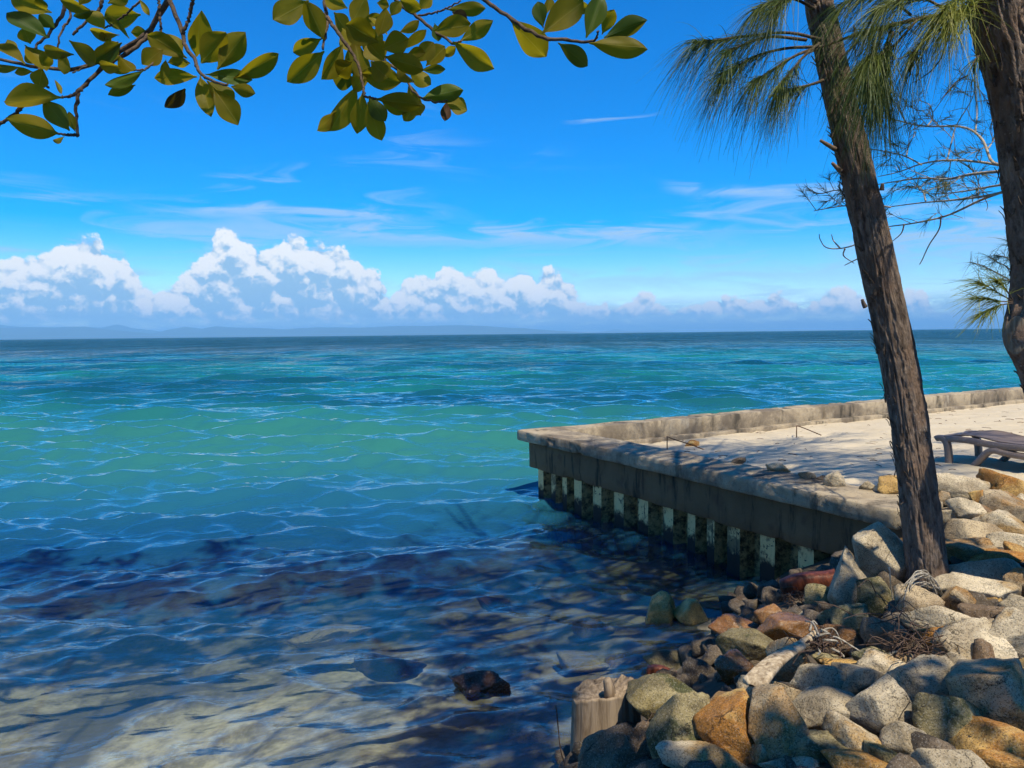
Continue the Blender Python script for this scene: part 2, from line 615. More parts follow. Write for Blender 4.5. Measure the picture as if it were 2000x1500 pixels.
t.t.links.new(tr.outputs[0], ms.inputs[1])
t.t.links.new(df.outputs[0], ms.inputs[2])
ms2 = t.new('ShaderNodeMixShader')
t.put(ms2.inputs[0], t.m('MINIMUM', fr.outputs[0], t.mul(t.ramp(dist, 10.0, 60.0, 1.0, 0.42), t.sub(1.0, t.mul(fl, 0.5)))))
t.t.links.new(ms.outputs[0], ms2.inputs[1])
t.t.links.new(gl.outputs[0], ms2.inputs[2])
t.t.links.new(ms2.outputs[0], out.inputs['Surface'])

# ------------------------------------------------------------------ terrain, sea, hills
def spaced(lo, hi, c0, c1, fine, grow=1.12):
    a = list(np.arange(c0, c1 + 1e-6, fine))
    s, v = fine, c1
    while v < hi:
        s *= grow
        v += s
        a.append(v)
    s, v = fine, c0
    while v > lo:
        s *= grow
        v -= s
        a.insert(0, v)
    return np.array(a)


gx = spaced(-60000, 60000, -6.0, 6.0, 0.09)
gy = spaced(-200, 60000, 1.5, 10.5, 0.09)
X, Y = np.meshgrid(gx, gy)
Z = terrain_z(X, Y)
rel = np.stack([X - TIP[0], Y - TIP[1]], -1)
inside = (rel @ NU > 0.2) & (rel @ NV > 0.2) & (rel @ Vv < 6.0)
Z = np.where(inside, np.minimum(Z, 0.45), Z)
me = np_mesh("ground", np.stack([X, Y, Z], -1).reshape(-1, 3), grid_faces(len(gy), len(gx)))
tag(obj("ground", me, mat_bed), kind="structure")

# terrace sand behind the walls
us = np.concatenate([np.linspace(0.22, 12, 260), np.linspace(12.3, 40, 50)])
vs = np.linspace(0.1, 5.95, 150)
A, B = np.meshgrid(us, vs)
PX = TIP[0] + U[0] * A + Vv[0] * B
PY = TIP[1] + U[1] * A + Vv[1] * B
PZ = sand_z(np.stack([PX, PY], -1).reshape(-1, 2)).reshape(PX.shape)
nn = fbm(np.stack([PX.ravel() * 2.2, PY.ravel() * 2.2, np.zeros(PX.size)], -1), 4, 5).reshape(PX.shape)
pk = fbm(np.stack([PX.ravel() * 7, PY.ravel() * 7, np.ones(PX.size)], -1), 3, 8).reshape(PX.shape)
PZ = PZ + (nn - 0.5) * 0.06 - np.clip(pk - 0.58, 0, 1) * 0.07
me = np_mesh("sand_terrace", np.stack([PX, PY, PZ], -1).reshape(-1, 3), grid_faces(len(vs), len(us))[:, ::-1])
tag(obj("sand_terrace", me, mat_sand), kind="structure")

# sea: rings that widen with distance; chop from a spread of wave trains
ratio = 1.0052
r = [1.2]
while r[-1] < 260:
    r.append(r[-1] * ratio)
while r[-1] < 70000:
    r.append(r[-1] * 1.10)
r = np.array(r)
th = np.radians(np.linspace(-82, 82, 520))
RR, TH = np.meshgrid(r, th, indexing='ij')
SX, SY = RR * np.sin(TH), RR * np.cos(TH)
wr = np.random.default_rng(11)
NW = 170
lam = np.exp(wr.uniform(np.log(0.20), np.log(4.5), NW))
ang = math.radians(-84) + wr.normal(0, 0.50, NW) * np.where(lam < 1.0, 1.2, 0.8)
amp = 0.0046 * lam * wr.uniform(0.5, 1.25, NW)
amp *= np.where(lam > 1.3, 0.95, np.where(lam < 0.75, 1.7, 1.2))
ph = wr.uniform(0, 6.28, NW)
DZ = np.zeros_like(SX)
DXX = np.zeros_like(SX)
DYY = np.zeros_like(SX)
cell = RR * (ratio - 1)
for l, a, w, p in zip(lam, ang, amp, ph):
    k = 2 * math.pi / l
    kx, ky = k * math.cos(a), k * math.sin(a)
    fade = np.clip((l / np.maximum(cell, 1e-4) - 3.0) / 4.0, 0, 1)
    q = kx * SX + ky * SY + p
    s, c_ = np.sin(q), np.cos(q)
    DZ += w * fade * c_
    DXX -= w * fade * s * math.cos(a) * 0.4
    DYY -= w * fade * s * math.sin(a) * 0.4
calm = np.clip((-shore_dist(SX, SY)) / 4.5, 0.0, 1.0) * 0.35 + 0.65
gust = 0.75 + 0.6 * fbm(np.stack([SX.ravel() * 0.11, SY.ravel() * 0.16, np.zeros(SX.size)], -1), 2, 9).reshape(SX.shape)
m_ = calm * gust * (0.80 + 0.62 * np.clip((RR - 8.0) / 14.0, 0, 1))
me = np_mesh("sea", np.stack([SX + DXX * m_, SY + DYY * m_, DZ * m_], -1).reshape(-1, 3), grid_faces(len(r), len(th)))
tag(obj("sea", me, mat_sea), kind="structure")


# far hills across the bay
def hill_range(profile, dist, seed, rough):
    """ridge whose crest follows (photo x, photo y) at a distance; a real slope in front and behind"""
    xs = np.linspace(profile[0][0], profile[-1][0], 420)
    ys = np.interp(xs, [p[0] for p in profile], [p[1] for p in profile])
    crest = np.array([list(at(a, b, dist)) for a, b in zip(xs, ys)])
    n = (fbm(np.stack([crest[:, 0] / 900.0, np.zeros(len(xs)), np.full(len(xs), seed)], -1), 5, seed) - 0.5) * rough
    crest[:, 2] = np.maximum(crest[:, 2] + n * np.clip(crest[:, 2] / 120, 0, 1), -5)
    rows = []
    prof = [(-3600, -0.02), (-2600, 0.16), (-1700, 0.42), (-900, 0.74), (0, 1.0), (900, 0.7), (2400, 0.2), (3600, -0.02)]
    for dy_, f in prof:
        row = crest.copy()
        row[:, 1] += dy_
        wob = fbm(np.stack([row[:, 0] / 1300.0, row[:, 1] / 1300.0, np.full(len(xs), seed + 1.0)], -1), 4, seed) - 0.5
        row[:, 2] = crest[:, 2] * f * (1 + (0.5 * wob if f < 1 else 0)) - (6 if f < 0 else 0)
        rows.append(row)
    V = np.vstack(rows)
    me = np_mesh("hills", V, grid_faces(len(prof), len(xs)))
    tag(obj("hills", me, mat_hill), kind="structure")


hill_range([(-700, 640), (-300, 638), (-60, 640), (0, 641), (60, 639), (110, 640), (165, 638), (200, 643), (260, 648), (330, 655), (380, 659), (430, 662)], 24000, 3, 40)
hill_range([(290, 660), (330, 646), (360, 638), (395, 642), (420, 637), (455, 639), (500, 641), (560, 643), (620, 639), (700, 640), (760, 637),
            (830, 637), (900, 635), (960, 638), (1020, 641), (1090, 646), (1160, 650), (1230, 652)], 27000, 8, 40)
hill_range([(-500, 638), (-200, 634), (0, 634), (60, 640), (130, 638), (200, 640), (228, 633), (262, 641), (300, 645), (350, 660), (380, 668)], 31000, 15, 40)
hill_range([(1150, 652), (1185, 646), (1200, 643), (1230, 646), (1290, 645), (1330, 650), (1360, 653)], 40000, 21, 20)

# ------------------------------------------------------------------ the air over the bay
HAZE_TOP = 640.0
bm = bmesh.new()
bmesh.ops.create_cube(bm, size=1.0)
for v in bm.verts:
    v.co = Vector((v.co.x * 150000, v.co.y * 150000, -12 - 400 if v.co.z < 0 else HAZE_TOP))
me = bpy.data.meshes.new("haze")
bm.to_mesh(me)
bm.free()
mat_haze, t, out = new_mat("sea_air")
pv = t.new('ShaderNodeVolumePrincipled')
pv.inputs['Color'].default_value = (0.27, 0.63, 1.0, 1)
pv.inputs['Density'].default_value = 6.0e-5
pv.inputs['Anisotropy'].default_value = -0.22
t.t.links.new(pv.outputs[0], out.inputs['Volume'])
tag(obj("haze", me, mat_haze), "thin sea haze over the whole bay", "haze", kind="stuff")
# ------------------------------------------------------------------ seawall
mat_conc, t, out = new_mat("weathered_concrete")
g = t.new('ShaderNodeNewGeometry')
pos = g.outputs['Position']
x_, y_, z_ = t.sep(pos)
n1 = t.noise(pos, 1.6, 6, 0.65, 0.3)
n2 = t.noise(pos, 11.0, 5, 0.7)
drip = t.noise(t.xyz(t.mul(x_, 2.7), t.mul(y_, 2.7), t.mul(z_, 0.9)), 1.0, 6, 0.7)
c = t.mix(n2, (0.24, 0.185, 0.12), (0.50, 0.41, 0.27))
c = t.mix(t.ramp(n1, 0.42, 0.62), c, t.mix(n2, (0.10, 0.08, 0.055), (0.25, 0.20, 0.14)))
c = t.mix(t.mul(t.ramp(drip, 0.52, 0.66), 0.8), c, (0.035, 0.032, 0.025))
c = t.mix(t.mul(t.ramp(drip, 0.40, 0.30), 0.5), c, (0.46, 0.41, 0.31))
pit = t.ramp(t.voro(pos, 42.0), 0.10, 0.26)
c = t.mix(t.mul(t.sub(1.0, pit), 0.5), c, (0.04, 0.035, 0.03))
principled(t, out, c, 0.92, t.bump(t.add(t.noise(pos, 26.0, 6, 0.75), t.mul(pit, 0.5)), 0.65, 0.012), 0.2)

mat_beam, t, out = new_mat("algae_dark_concrete")
g = t.new('ShaderNodeNewGeometry')
pos = g.outputs['Position']
x_, y_, z_ = t.sep(pos)
n1 = t.noise(pos, 2.2, 6, 0.65, 0.3)
drip = t.noise(t.xyz(t.mul(x_, 7.0), t.mul(y_, 7.0), t.mul(z_, 1.2)), 1.0, 5, 0.65)
c = t.mix(n1, (0.090, 0.056, 0.028), (0.25, 0.16, 0.082))
c = t.mix(t.ramp(drip, 0.5, 0.7), c, (0.022, 0.022, 0.016))
c = t.mix(t.mul(t.ramp(t.noise(pos, 5.0, 4), 0.58, 0.72), 0.5), c, (0.10, 0.055, 0.035))
principled(t, out, c, 0.88, t.bump(t.noise(pos, 22.0, 6, 0.75), 0.7, 0.014), 0.25)

mat_pile, t, out = new_mat("stained_sheet_pile")
g = t.new('ShaderNodeNewGeometry')
pos = g.outputs['Position']
x_, y_, z_ = t.sep(pos)
n1 = t.noise(t.xyz(t.mul(x_, 16.0), t.mul(y_, 16.0), t.mul(z_, 2.0)), 1.0, 4, 0.6)
n2 = t.noise(pos, 22.0, 4, 0.6)
c = t.mix(n1, (0.60, 0.41, 0.16), (0.78, 0.585, 0.27))
c = t.mix(t.ramp(n1, 0.55, 0.66), c, (0.10, 0.08, 0.04))
c = t.mix(t.ramp(n2, 0.59, 0.65), c, (0.025, 0.022, 0.016))
grime = t.ramp(t.add(t.noise(pos, 1.7, 4, 0.7), t.mul(t.sub(t.noise(pos, 15.0, 5, 0.7), 0.5), 0.5)), 0.50, 0.60)
c = t.mix(t.mul(grime, 0.8), c, (0.075, 0.055, 0.028))
tide = t.ramp(t.add(z_, t.mul(t.sub(t.noise(pos, 9.0, 5, 0.7), 0.5), 0.34)), 0.24, 0.14)
c = t.mix(tide, c, (0.010, 0.011, 0.008))
principled(t, out, c, 0.7, t.bump(n2, 0.4, 0.01), 0.35)

mat_rust, t, out = new_mat("rusty_rebar")
g = t.new('ShaderNodeNewGeometry')
principled(t, out, t.mix(t.noise(g.outputs['Position'], 30.0, 4), (0.045, 0.022, 0.012), (0.16, 0.065, 0.025)), 0.9)

mat_algae_shade, t, out = new_mat("algae_shade_steel")  # algae mottle for recessed faces, with their shade put into the dark tone
g = t.new('ShaderNodeNewGeometry')
principled(t, out, t.mix(t.ramp(t.noise(g.outputs['Position'], 12.0, 6, 0.75), 0.36, 0.62), (0.022, 0.018, 0.010), (0.32, 0.235, 0.10)), 0.6, t.bump(t.noise(g.outputs['Position'], 30.0, 5), 0.5, 0.01))

wall = empty("seawall", (TIP[0], TIP[1], 0))
tag(wall, "weathered concrete seawall with a right-angled corner standing on sheet piles in the water", "seawall")


def wall_block(name, a0, a1, o0, o1, z0, z1, along, inward, mat, step=0.07, chip=0.012, seed=0):
    """a cast block following a wall line: section o0..o1 inwards, z0..z1; worn edges"""
    na = max(2, int((a1 - a0) / step))
    A_ = np.linspace(a0, a1, na)
    k, nz = 5, 4
    prof = []
    e = 0.012
    for f in np.linspace(0, 1, 7): prof.append((o0 + e + (o1 - o0 - 2 * e) * f, z1))
    for f in np.linspace(0, 1, nz): prof.append((o1, z1 - e - (z1 - z0 - 2 * e) * f))
    for f in np.linspace(0, 1, 4): prof.append((o1 - e - (o1 - o0 - 2 * e) * f, z0))
    for f in np.linspace(0, 1, nz): prof.append((o0, z0 + e + (z1 - z0 - 2 * e) * f))
    prof = np.array(prof)
    m = len(prof)
    V = np.zeros((na, m, 3))
    for i, a in enumerate(A_):
        base = TIP + along * a
        V[i, :, 0] = base[0] + inward[0] * prof[:, 0]
        V[i, :, 1] = base[1] + inward[1] * prof[:, 0]
        V[i, :, 2] = prof[:, 1]
    V = V.reshape(-1, 3)
    n = fbm(V * 5.0, 4, seed) - 0.5
    n2 = fbm(V * 1.3, 2, seed + 5) - 0.5
    cen = np.repeat(TIP[None, :] + A_[:, None] * along[None, :] + inward * (o0 + o1) / 2, m, 0)
    rel = np.hstack([V[:, :2] - cen, (V[:, 2] - (z0 + z1) / 2)[:, None]])
    rel /= np.linalg.norm(rel, axis=1)[:, None] + 1e-9
    deep = np.clip(fbm(V * 9.0, 2, seed + 9) - 0.66, 0, 1) * 0.25
    V = V + rel * (n * chip * 2 + n2 * chip * 1.5 - deep)[:, None]
    F = grid_faces(na, m, True)
    c0 = V[:m].mean(0)
    c1 = V[-m:].mean(0)
    V = np.vstack([V, c0, c1])
    j = np.arange(m)
    tri0 = np.stack([j, (j + 1) % m, np.full(m, len(V) - 2)], -1)
    tri1 = np.stack([(j + 1) % m, j, np.full(m, len(V) - 1)], -1) + np.array([(na - 1) * m, (na - 1) * m, 0])
    me = bpy.data.meshes.new(name)
    me.from_pydata(V.tolist(), [], F[:, ::-1].tolist() + tri0[:, ::-1].tolist() + tri1[:, ::-1].tolist())
    bm = bmesh.new()
    bm.from_mesh(me)
    bmesh.ops.recalc_face_normals(bm, faces=bm.faces)
    bm.to_mesh(me)
    bm.free()
    me.polygons.foreach_set("use_smooth", [True] * len(me.polygons))
    return obj(name, me, mat, wall)


# near wall: cap slab and ring beam; far wall: cap, parapet face and footing ledge
wall_block("cap_slab", -0.02, 6.10, 0.0, 0.60, Z_TOP - 0.155, Z_TOP, Vv, NV, mat_conc, seed=3)
wall_block("beam", 0.16, 6.05, 0.10, 0.52, 0.44, Z_TOP - 0.158, Vv, NV, mat_beam, seed=13, chip=0.016)
cuts = [0.603, 3.4, 6.5, 9.7, 13.0, 16.5, 20.5, 25.0, 30.0, 36.0]
for i in range(len(cuts) - 1):
    wall_block("parapet_block", cuts[i], cuts[i + 1] - 0.012, 0.0, 0.36, 0.40, Z_TOP - 0.003 + 0.006 * math.sin(i * 2.3), U, NU, mat_conc, step=0.10, seed=20 + i)
wall_block("footing_ledge", 0.62, 36.0, 0.362, 0.50, 0.45, 0.735, U, NU, mat_conc, step=0.15, seed=40)
wall_block("outer_beam", 0.45, 36.0, 0.06, 0.34, 0.05, 0.398, U, NU, mat_beam, step=0.2, seed=44)


def pile_sheet(a, period, depth, along, inward, off):
    """one trapezoid sheet pile with web faces and real thickness"""
    f = period
    sec = [(0.0, depth), (0.10 * f, 0.0), (0.50 * f, 0.0), (0.62 * f, depth), (1.0 * f - 0.006, depth)]
    zs = np.array([-0.9, -0.1, 0.1, 0.25, 0.46])
    V, F = [], []
    for th_ in (0.0, 0.012):
        for z in zs:
            for s, o in sec:
                p = TIP + along * (a + s) + inward * (off + o + th_)
                V.append((p[0], p[1], z))
    n = len(sec)
    q = grid_faces(len(zs), n)
    k = len(zs) * n
    F = np.vstack([q, q[:, ::-1] + k])
    edges = []
    for i in range(len(zs) - 1):
        for j in (0, n - 1):
            edges.append((i * n + j, (i + 1) * n + j, (i + 1) * n + j + k, i * n + j + k))
    for j in range(n - 1):
        for i in (0, len(zs) - 1):
            edges.append((i * n + j, i * n + j + 1, i * n + j + 1 + k, i * n + j + k))
    me = bpy.data.meshes.new("sheet_pile")
    me.from_pydata(V, [], F.tolist() + edges)
    bm = bmesh.new()
    bm.from_mesh(me)
    bmesh.ops.recalc_face_normals(bm, faces=bm.faces)
    bm.to_mesh(me)
    bm.free()
    me.materials.append(mat_pile)
    me.materials.append(mat_algae_shade)
    for po in me.polygons:
        c_ = sum((Vector(me.vertices[v].co) for v in po.vertices), Vector()) / len(po.vertices)
        s_ = (np.array([c_.x, c_.y]) - TIP) @ along - a
        po.material_index = 0 if 0.0 <= s_ < 0.52 * f else 1
    return obj("sheet_pile", me, None, wall)


a = 0.30
for i, per_ in enumerate((0.36, 0.30, 0.28, 0.44, 0.46, 0.48, 0.46, 0.42, 0.30, 0.28, 0.44, 0.46, 0.44, 0.42)):
    pile_sheet(a, per_, 0.15, Vv, NV, 0.15)
    a += per_
for i in range(5):
    pile_sheet(0.45 + 0.55 * i, 0.55, 0.18, U, NU, 0.08)

# bent reinforcement rods left sticking out at the foot of the parapet
for pts_ in ([(1303, 856), (1304, 853), (1316, 858), (1348, 868), (1372, 877), (1392, 884)], [(1556, 838), (1557, 832), (1575, 838), (1604, 850)]):
    P = []
    for i, (a_, b_) in enumerate(pts_):
        w = on_z(a_, b_, 0.90 if i < 3 else 0.90 - 0.06 * (i - 2))
        P.append(w)
    d0 = P[0].copy(); d0.z -= 0.16
    me = tubes_mesh("rod", [(smooth_path([d0] + P, 24), 0.008)], 6)
    r_ = obj("rod", me, mat_rust, wall)
    tag(r_, "rusty bent reinforcement rod")

# ------------------------------------------------------------------ sun lounger
mat_plastic, t, out = new_mat("taupe_plastic")
g = t.new('ShaderNodeNewGeometry')
pos = g.outputs['Position']
c = t.mix(t.noise(pos, 6.0, 5, 0.6), (0.165, 0.12, 0.09), (0.25, 0.19, 0.15))
c = t.mix(t.ramp(t.noise(pos, 40.0, 3), 0.6, 0.7), c, (0.27, 0.23, 0.20))
principled(t, out, c, t.ramp(t.noise(pos, 9.0, 3), 0.3, 0.7, 0.36, 0.55), t.bump(t.noise(pos, 90.0, 2), 0.12, 0.004), 0.45)
mat_sling, t, out = new_mat("woven_sling")
g = t.new('ShaderNodeNewGeometry')
pos = g.outputs['Position']
wv_ = t.m('SINE', t.mul(t.sep(pos)[0], 900.0))
principled(t, out, t.mix(t.noise(pos, 5.0, 4), (0.13, 0.095, 0.075), (0.19, 0.145, 0.12)), 0.75, t.bump(wv_, 0.2, 0.002), 0.3)

LA = np.array([0.555, -0.832])
LW = np.array([0.832, 0.555])
L0 = np.array([4.74, 8.47])
LZ = 0.862
lounger = empty("sun_lounger", (L0[0], L0[1], LZ))
tag(lounger, "taupe plastic sun lounger with curved legs on the sunny sand terrace", "sun lounger")


def lp(tt, w, z):
    q = L0 + LA * tt + LW * w
    return (q[0], q[1], LZ + z)


def bar(name, prof, w, wid, thick, parent=lounger, mat=None):
    """flat rounded bar swept along a profile in the lounger's side plane"""
    path = smooth_path([(a_, 0, b_) for a_, b_ in prof], 46)
    T = np.gradient(path, axis=0)
    T /= np.linalg.norm(T, axis=1)[:, None]
    N = np.stack([-T[:, 2], np.zeros(len(T)), T[:, 0]], -1)
    sec = [(math.copysign(abs(math.cos(q)) ** 0.55, math.cos(q)) * wid / 2, math.copysign(abs(math.sin(q)) ** 0.55, math.sin(q)) * thick / 2) for q in np.linspace(0, 2 * math.pi, 12, endpoint=False)]
    V = []
    ends = np.ones(len(path))
    ends[0] = ends[-1] = 0.3
    for p, n, e in zip(path, N, ends):
        for sw, st in sec:
            V.append(lp(p[0] + n[0] * st * e, w + sw * e, p[2] + n[2] * st * e))
    return obj(name, np_mesh(name, V, grid_faces(len(path), 12, True)), mat or mat_plastic, parent)


side = [(-0.045, 0.315), (-0.01, 0.335), (0.05, 0.325), (0.085, 0.26), (0.10, 0.15), (0.11, 0.06), (0.15, 0.022), (0.22, 0.020), (0.30, 0.022), (0.35, 0.05), (0.43, 0.15), (0.50, 0.235),
        (0.57, 0.262), (0.66, 0.25), (0.80, 0.235), (1.10, 0.23), (1.45, 0.235)]
rear = [(1.30, 0.235), (1.40, 0.20), (1.47, 0.10), (1.50, 0.03), (1.57, 0.020), (1.66, 0.022), (1.73, 0.06), (1.80, 0.20), (1.86, 0.30)]
for w in (0.0, 0.66):
    bar("side_leg", side, w, 0.09, 0.066)
    bar("rear_leg", rear, w, 0.062, 0.045)
    bar("seat_rail", [(0.02, 0.335), (0.3, 0.338), (0.55, 0.318), (0.9, 0.315), (1.25, 0.315), (1.86, 0.31)], w, 0.06, 0.07)
# sling: seat part with a knee rise, then the raised back
def sling(name, prof, w0, w1, th_=0.012):
    path = smooth_path([(a_, 0, b_) for a_, b_ in prof], 30)
    ws = np.linspace(w0, w1, 9)
    V = []
    for dz_ in (0, -th_):
        for p in path:
            for w in ws:
                sag = -0.018 * math.sin(math.pi * (w - w0) / (w1 - w0))
                V.append(lp(p[0], w, p[2] + sag + dz_))
    q = grid_faces(len(path), len(ws))
    k = len(path) * len(ws)
    n = len(ws)
    rim = []
    for i in range(len(path) - 1):
        for j in (0, n - 1):
            rim.append((i * n + j, (i + 1) * n + j, (i + 1) * n + j + k, i * n + j + k))
    for j in range(n - 1):
        for i in (0, len(path) - 1):
            rim.append((i * n + j, i * n + j + 1, i * n + j + 1 + k, i * n + j + k))
    return obj(name, np_mesh(name, V, np.vstack([q, q[:, ::-1] + k, np.array(rim)])), mat_sling, lounger)


sling("seat", [(-0.02, 0.352), (0.1, 0.372), (0.28, 0.398), (0.42, 0.388), (0.6, 0.360), (0.9, 0.352), (1.18, 0.355)], 0.02, 0.64)
sling("backrest", [(1.19, 0.365), (1.4, 0.46), (1.65, 0.60), (1.86, 0.70)], 0.02, 0.64)
for w in (0.02, 0.64):
    bar("back_rail", [(1.19, 0.36), (1.4, 0.45), (1.65, 0.59), (1.88, 0.70)], w, 0.045, 0.04)
me = tubes_mesh("crossbar", [(np.array([lp(0.0, -0.02, 0.335), lp(0.0, 0.68, 0.335)]), 0.024)], 10)
obj("crossbar", me, mat_plastic, lounger)
me = tubes_mesh("crossbar", [(np.array([lp(0.24, -0.02, 0.028), lp(0.24, 0.68, 0.028)]), 0.016)], 10)

# dry needles and twigs dropped on the sand
rs = np.random.default_rng(31)
its = []
while len(its) < 170:
    a_, b_ = rs.uniform(0.6, 11.0), rs.uniform(0.5, 5.8)
    q_ = TIP + U * a_ + Vv * b_
    z_ = float(sand_z(q_[None, :])[0])
    th_ = rs.uniform(0, 3.14)
    L_ = rs.uniform(0.03, 0.14)
    d_ = np.array([math.cos(th_), math.sin(th_), 0.0])
    p_ = np.array([q_[0], q_[1], z_ + 0.022])
    its.append((np.array([p_ - d_ * L_ / 2, p_ + np.array([0, 0, 0.006]), p_ + d_ * L_ / 2]), rs.uniform(0.002, 0.005)))
tag(obj("leaf_litter", tubes_mesh("leaf_litter", its, 4), mat_rust), "dry needles and twig bits scattered on the terrace sand", "litter", kind="stuff")
# ------------------------------------------------------------------ riprap
def rock_mat(name, dark, lite, stain, amount, wet=False, moss=0.0, soaks=1.0):
    m, t, out = new_mat(name)
    g = t.new('ShaderNodeNewGeometry')
    pos = g.outputs['Position']
    oi = t.new('ShaderNodeObjectInfo')
    rnd = oi.outputs['Random']
    sh = t.xyz(t.mul(rnd, 37.0), t.mul(rnd, 91.0), t.mul(rnd, 53.0))
    p = t.vadd(pos, sh)
    n1 = t.noise(p, 4.0, 6, 0.65, 0.3)
    c = t.mix(t.ramp(n1, 0.3, 0.7), dark, lite)
    st = t.ramp(t.add(t.noise(p, 3.1, 5, 0.6, 0.5), t.mul(t.sub(rnd, 0.5), 0.16)), 0.66 - 0.30 * amount, 0.80 - 0.30 * amount)
    c = t.mix(t.mul(st, 0.85), c, t.mix(t.noise(p, 14.0, 5, 0.7), tuple(0.45 * v for v in stain), stain))
    if moss > 0:
        mo = t.ramp(t.noise(t.vadd(p, (4, 4, 4)), 5.0, 5, 0.65), 0.62 - 0.2 * moss, 0.72 - 0.2 * moss)
        c = t.mix(t.mul(mo, 0.85), c, (0.045, 0.055, 0.018))
    # mineral grains
    gr = t.voro(p, 210.0, out=1)
    gv = t.sep(gr)[0]
    c = t.mix(t.mul(t.ramp(gv, 0.78, 0.82), 0.5), c, (0.025, 0.022, 0.02))
    c = t.mix(t.mul(t.ramp(gv, 0.16, 0.12), 0.14), c, (0.62, 0.59, 0.52))
    blot = t.ramp(t.noise(p, 30.0, 4, 0.7), 0.55, 0.68)
    c = t.mix(t.mul(blot, 0.30), c, (0.055, 0.045, 0.035))
    crack = t.voro(t.vadd(p, t.vscale(t.xyz(n1, n1, n1), 0.5)), 5.0, 'DISTANCE_TO_EDGE')
    ck = t.mul(t.ramp(crack, 0.018, 0.0), t.ramp(t.noise(p, 3.0, 2), 0.5, 0.62))
    c = t.mix(t.mul(ck, 0.8), c, (0.02, 0.016, 0.012))
    hgt = t.add(t.add(t.mul(t.noise(p, 18.0, 6, 0.72), 1.0), t.mul(t.noise(p, 75.0, 4, 0.7), 0.42)), t.mul(ck, -0.5))
    rough = t.ramp(t.noise(p, 20.0, 4), 0.35, 0.65, 0.14, 0.4) if wet else 0.86
    # wet and dark up to the reach of the waves
    z_ = t.sep(pos)[2]
    soak = t.ramp(t.add(z_, t.mul(t.sub(t.noise(pos, 6.0, 3), 0.5), 0.14)), 0.19, 0.09)
    c = t.mix(t.mul(soak, 0.62 * soaks), c, t.mix(0.7, c, (0.012, 0.009, 0.005)))
    rough = t.mul(rough, t.sub(1.0, t.mul(soak, 0.6)))
    principled(t, out, c, rough, t.bump(hgt, 0.85, 0.018 if not wet else 0.010), 0.5 if wet else 0.25)
    return m


RM = {
    'pale': rock_mat("pale_granite", (0.30, 0.235, 0.145), (0.66, 0.55, 0.37), (0.46, 0.27, 0.08), 0.5),
    'tan': rock_mat("tan_granite", (0.22, 0.155, 0.085), (0.50, 0.39, 0.235), (0.42, 0.22, 0.06), 0.6),
    'ochre': rock_mat("ochre_stone", (0.28, 0.155, 0.045), (0.58, 0.37, 0.12), (0.44, 0.18, 0.03), 0.75),
    'orange': rock_mat("wet_orange_stone", (0.11, 0.048, 0.012), (0.31, 0.145, 0.032), (0.28, 0.11, 0.016), 0.5, wet=True),
    'grey': rock_mat("grey_granite", (0.21, 0.165, 0.10), (0.50, 0.41, 0.27), (0.30, 0.15, 0.045), 0.12),
    'olive': rock_mat("olive_algae_stone", (0.13, 0.105, 0.05), (0.36, 0.295, 0.145), (0.15, 0.11, 0.03), 0.35, moss=0.5),
    'brown': rock_mat("brown_stone", (0.10, 0.066, 0.038), (0.28, 0.19, 0.11), (0.24, 0.105, 0.03), 0.45),
    'dark': rock_mat("dark_rubble_stone", (0.05, 0.038, 0.026), (0.16, 0.12, 0.08), (0.15, 0.075, 0.025), 0.3),
    'gold': rock_mat("wet_golden_stone", (0.34, 0.22, 0.07), (0.66, 0.46, 0.17), (0.50, 0.28, 0.06), 0.5, soaks=0.0),
    'weed': rock_mat("weed_covered_stone", (0.030, 0.012, 0.006), (0.13, 0.055, 0.022), (0.16, 0.07, 0.02), 0.5, wet=True),
}

_ico = {}


def ico(level):
    if level not in _ico:
        bm = bmesh.new()
        bmesh.ops.create_icosphere(bm, subdivisions=level, radius=1.0)
        bm.verts.ensure_lookup_table()
        V = np.array([v.co[:] for v in bm.verts])
        F = np.array([[v.index for v in f.verts] for f in bm.faces])
        bm.free()
        _ico[level] = (V, F)
    return _ico[level]


def rock_shape(seed, level, planes=11, sharp=16.0, rough=0.05):
    """rounded, split-faced boulder with unit half-extents"""
    r_ = np.random.default_rng(seed)
    D, F = ico(level)
    P = r_.normal(size=(planes, 3))
    P /= np.linalg.norm(P, axis=1)[:, None]
    P = np.vstack([P, [[0, 0, -1.0]], -P[:planes // 2] + r_.normal(size=(planes // 2, 3)) * 0.4])
    P /= np.linalg.norm(P, axis=1)[:, None]
    dist_ = r_.uniform(0.62, 1.0, len(P))
    dots = np.maximum(D @ P.T, 0) / dist_[None, :]
    rad = (dots ** sharp).sum(1) ** (-1.0 / sharp)
    V = D * np.minimum(rad, 1.6)[:, None]
    o = r_.uniform(0, 50, 3)
    V *= (1 + (fbm(D * 2.1 + o, 4, seed) - 0.5) * rough * 5.0 + (fbm(D * 7.0 + o, 4, seed + 3, 0.6) - 0.5) * rough * 1.5)[:, None]
    V -= (V.max(0) + V.min(0)) / 2
    V /= np.abs(V).max(0)
    return V, F


def ground_at(x, y):
    z = terr_scalar(x, y)
    rel_ = np.array([x, y]) - TIP
    if rel_ @ NU > 0.3 and rel_ @ NV > 0.6 and rel_ @ Vv < 6.3:
        z = max(z, float(sand_z(np.array([[x, y]]))[0]))
    return z


def find_depth(cx, cy, lift):
    y = 2.6
    while y < 16:
        p = at(cx, cy, y)
        if p.z <= ground_at(p.x, p.y) + lift:
            return y
        y += 0.02
    return y


_rock_seed = [100]


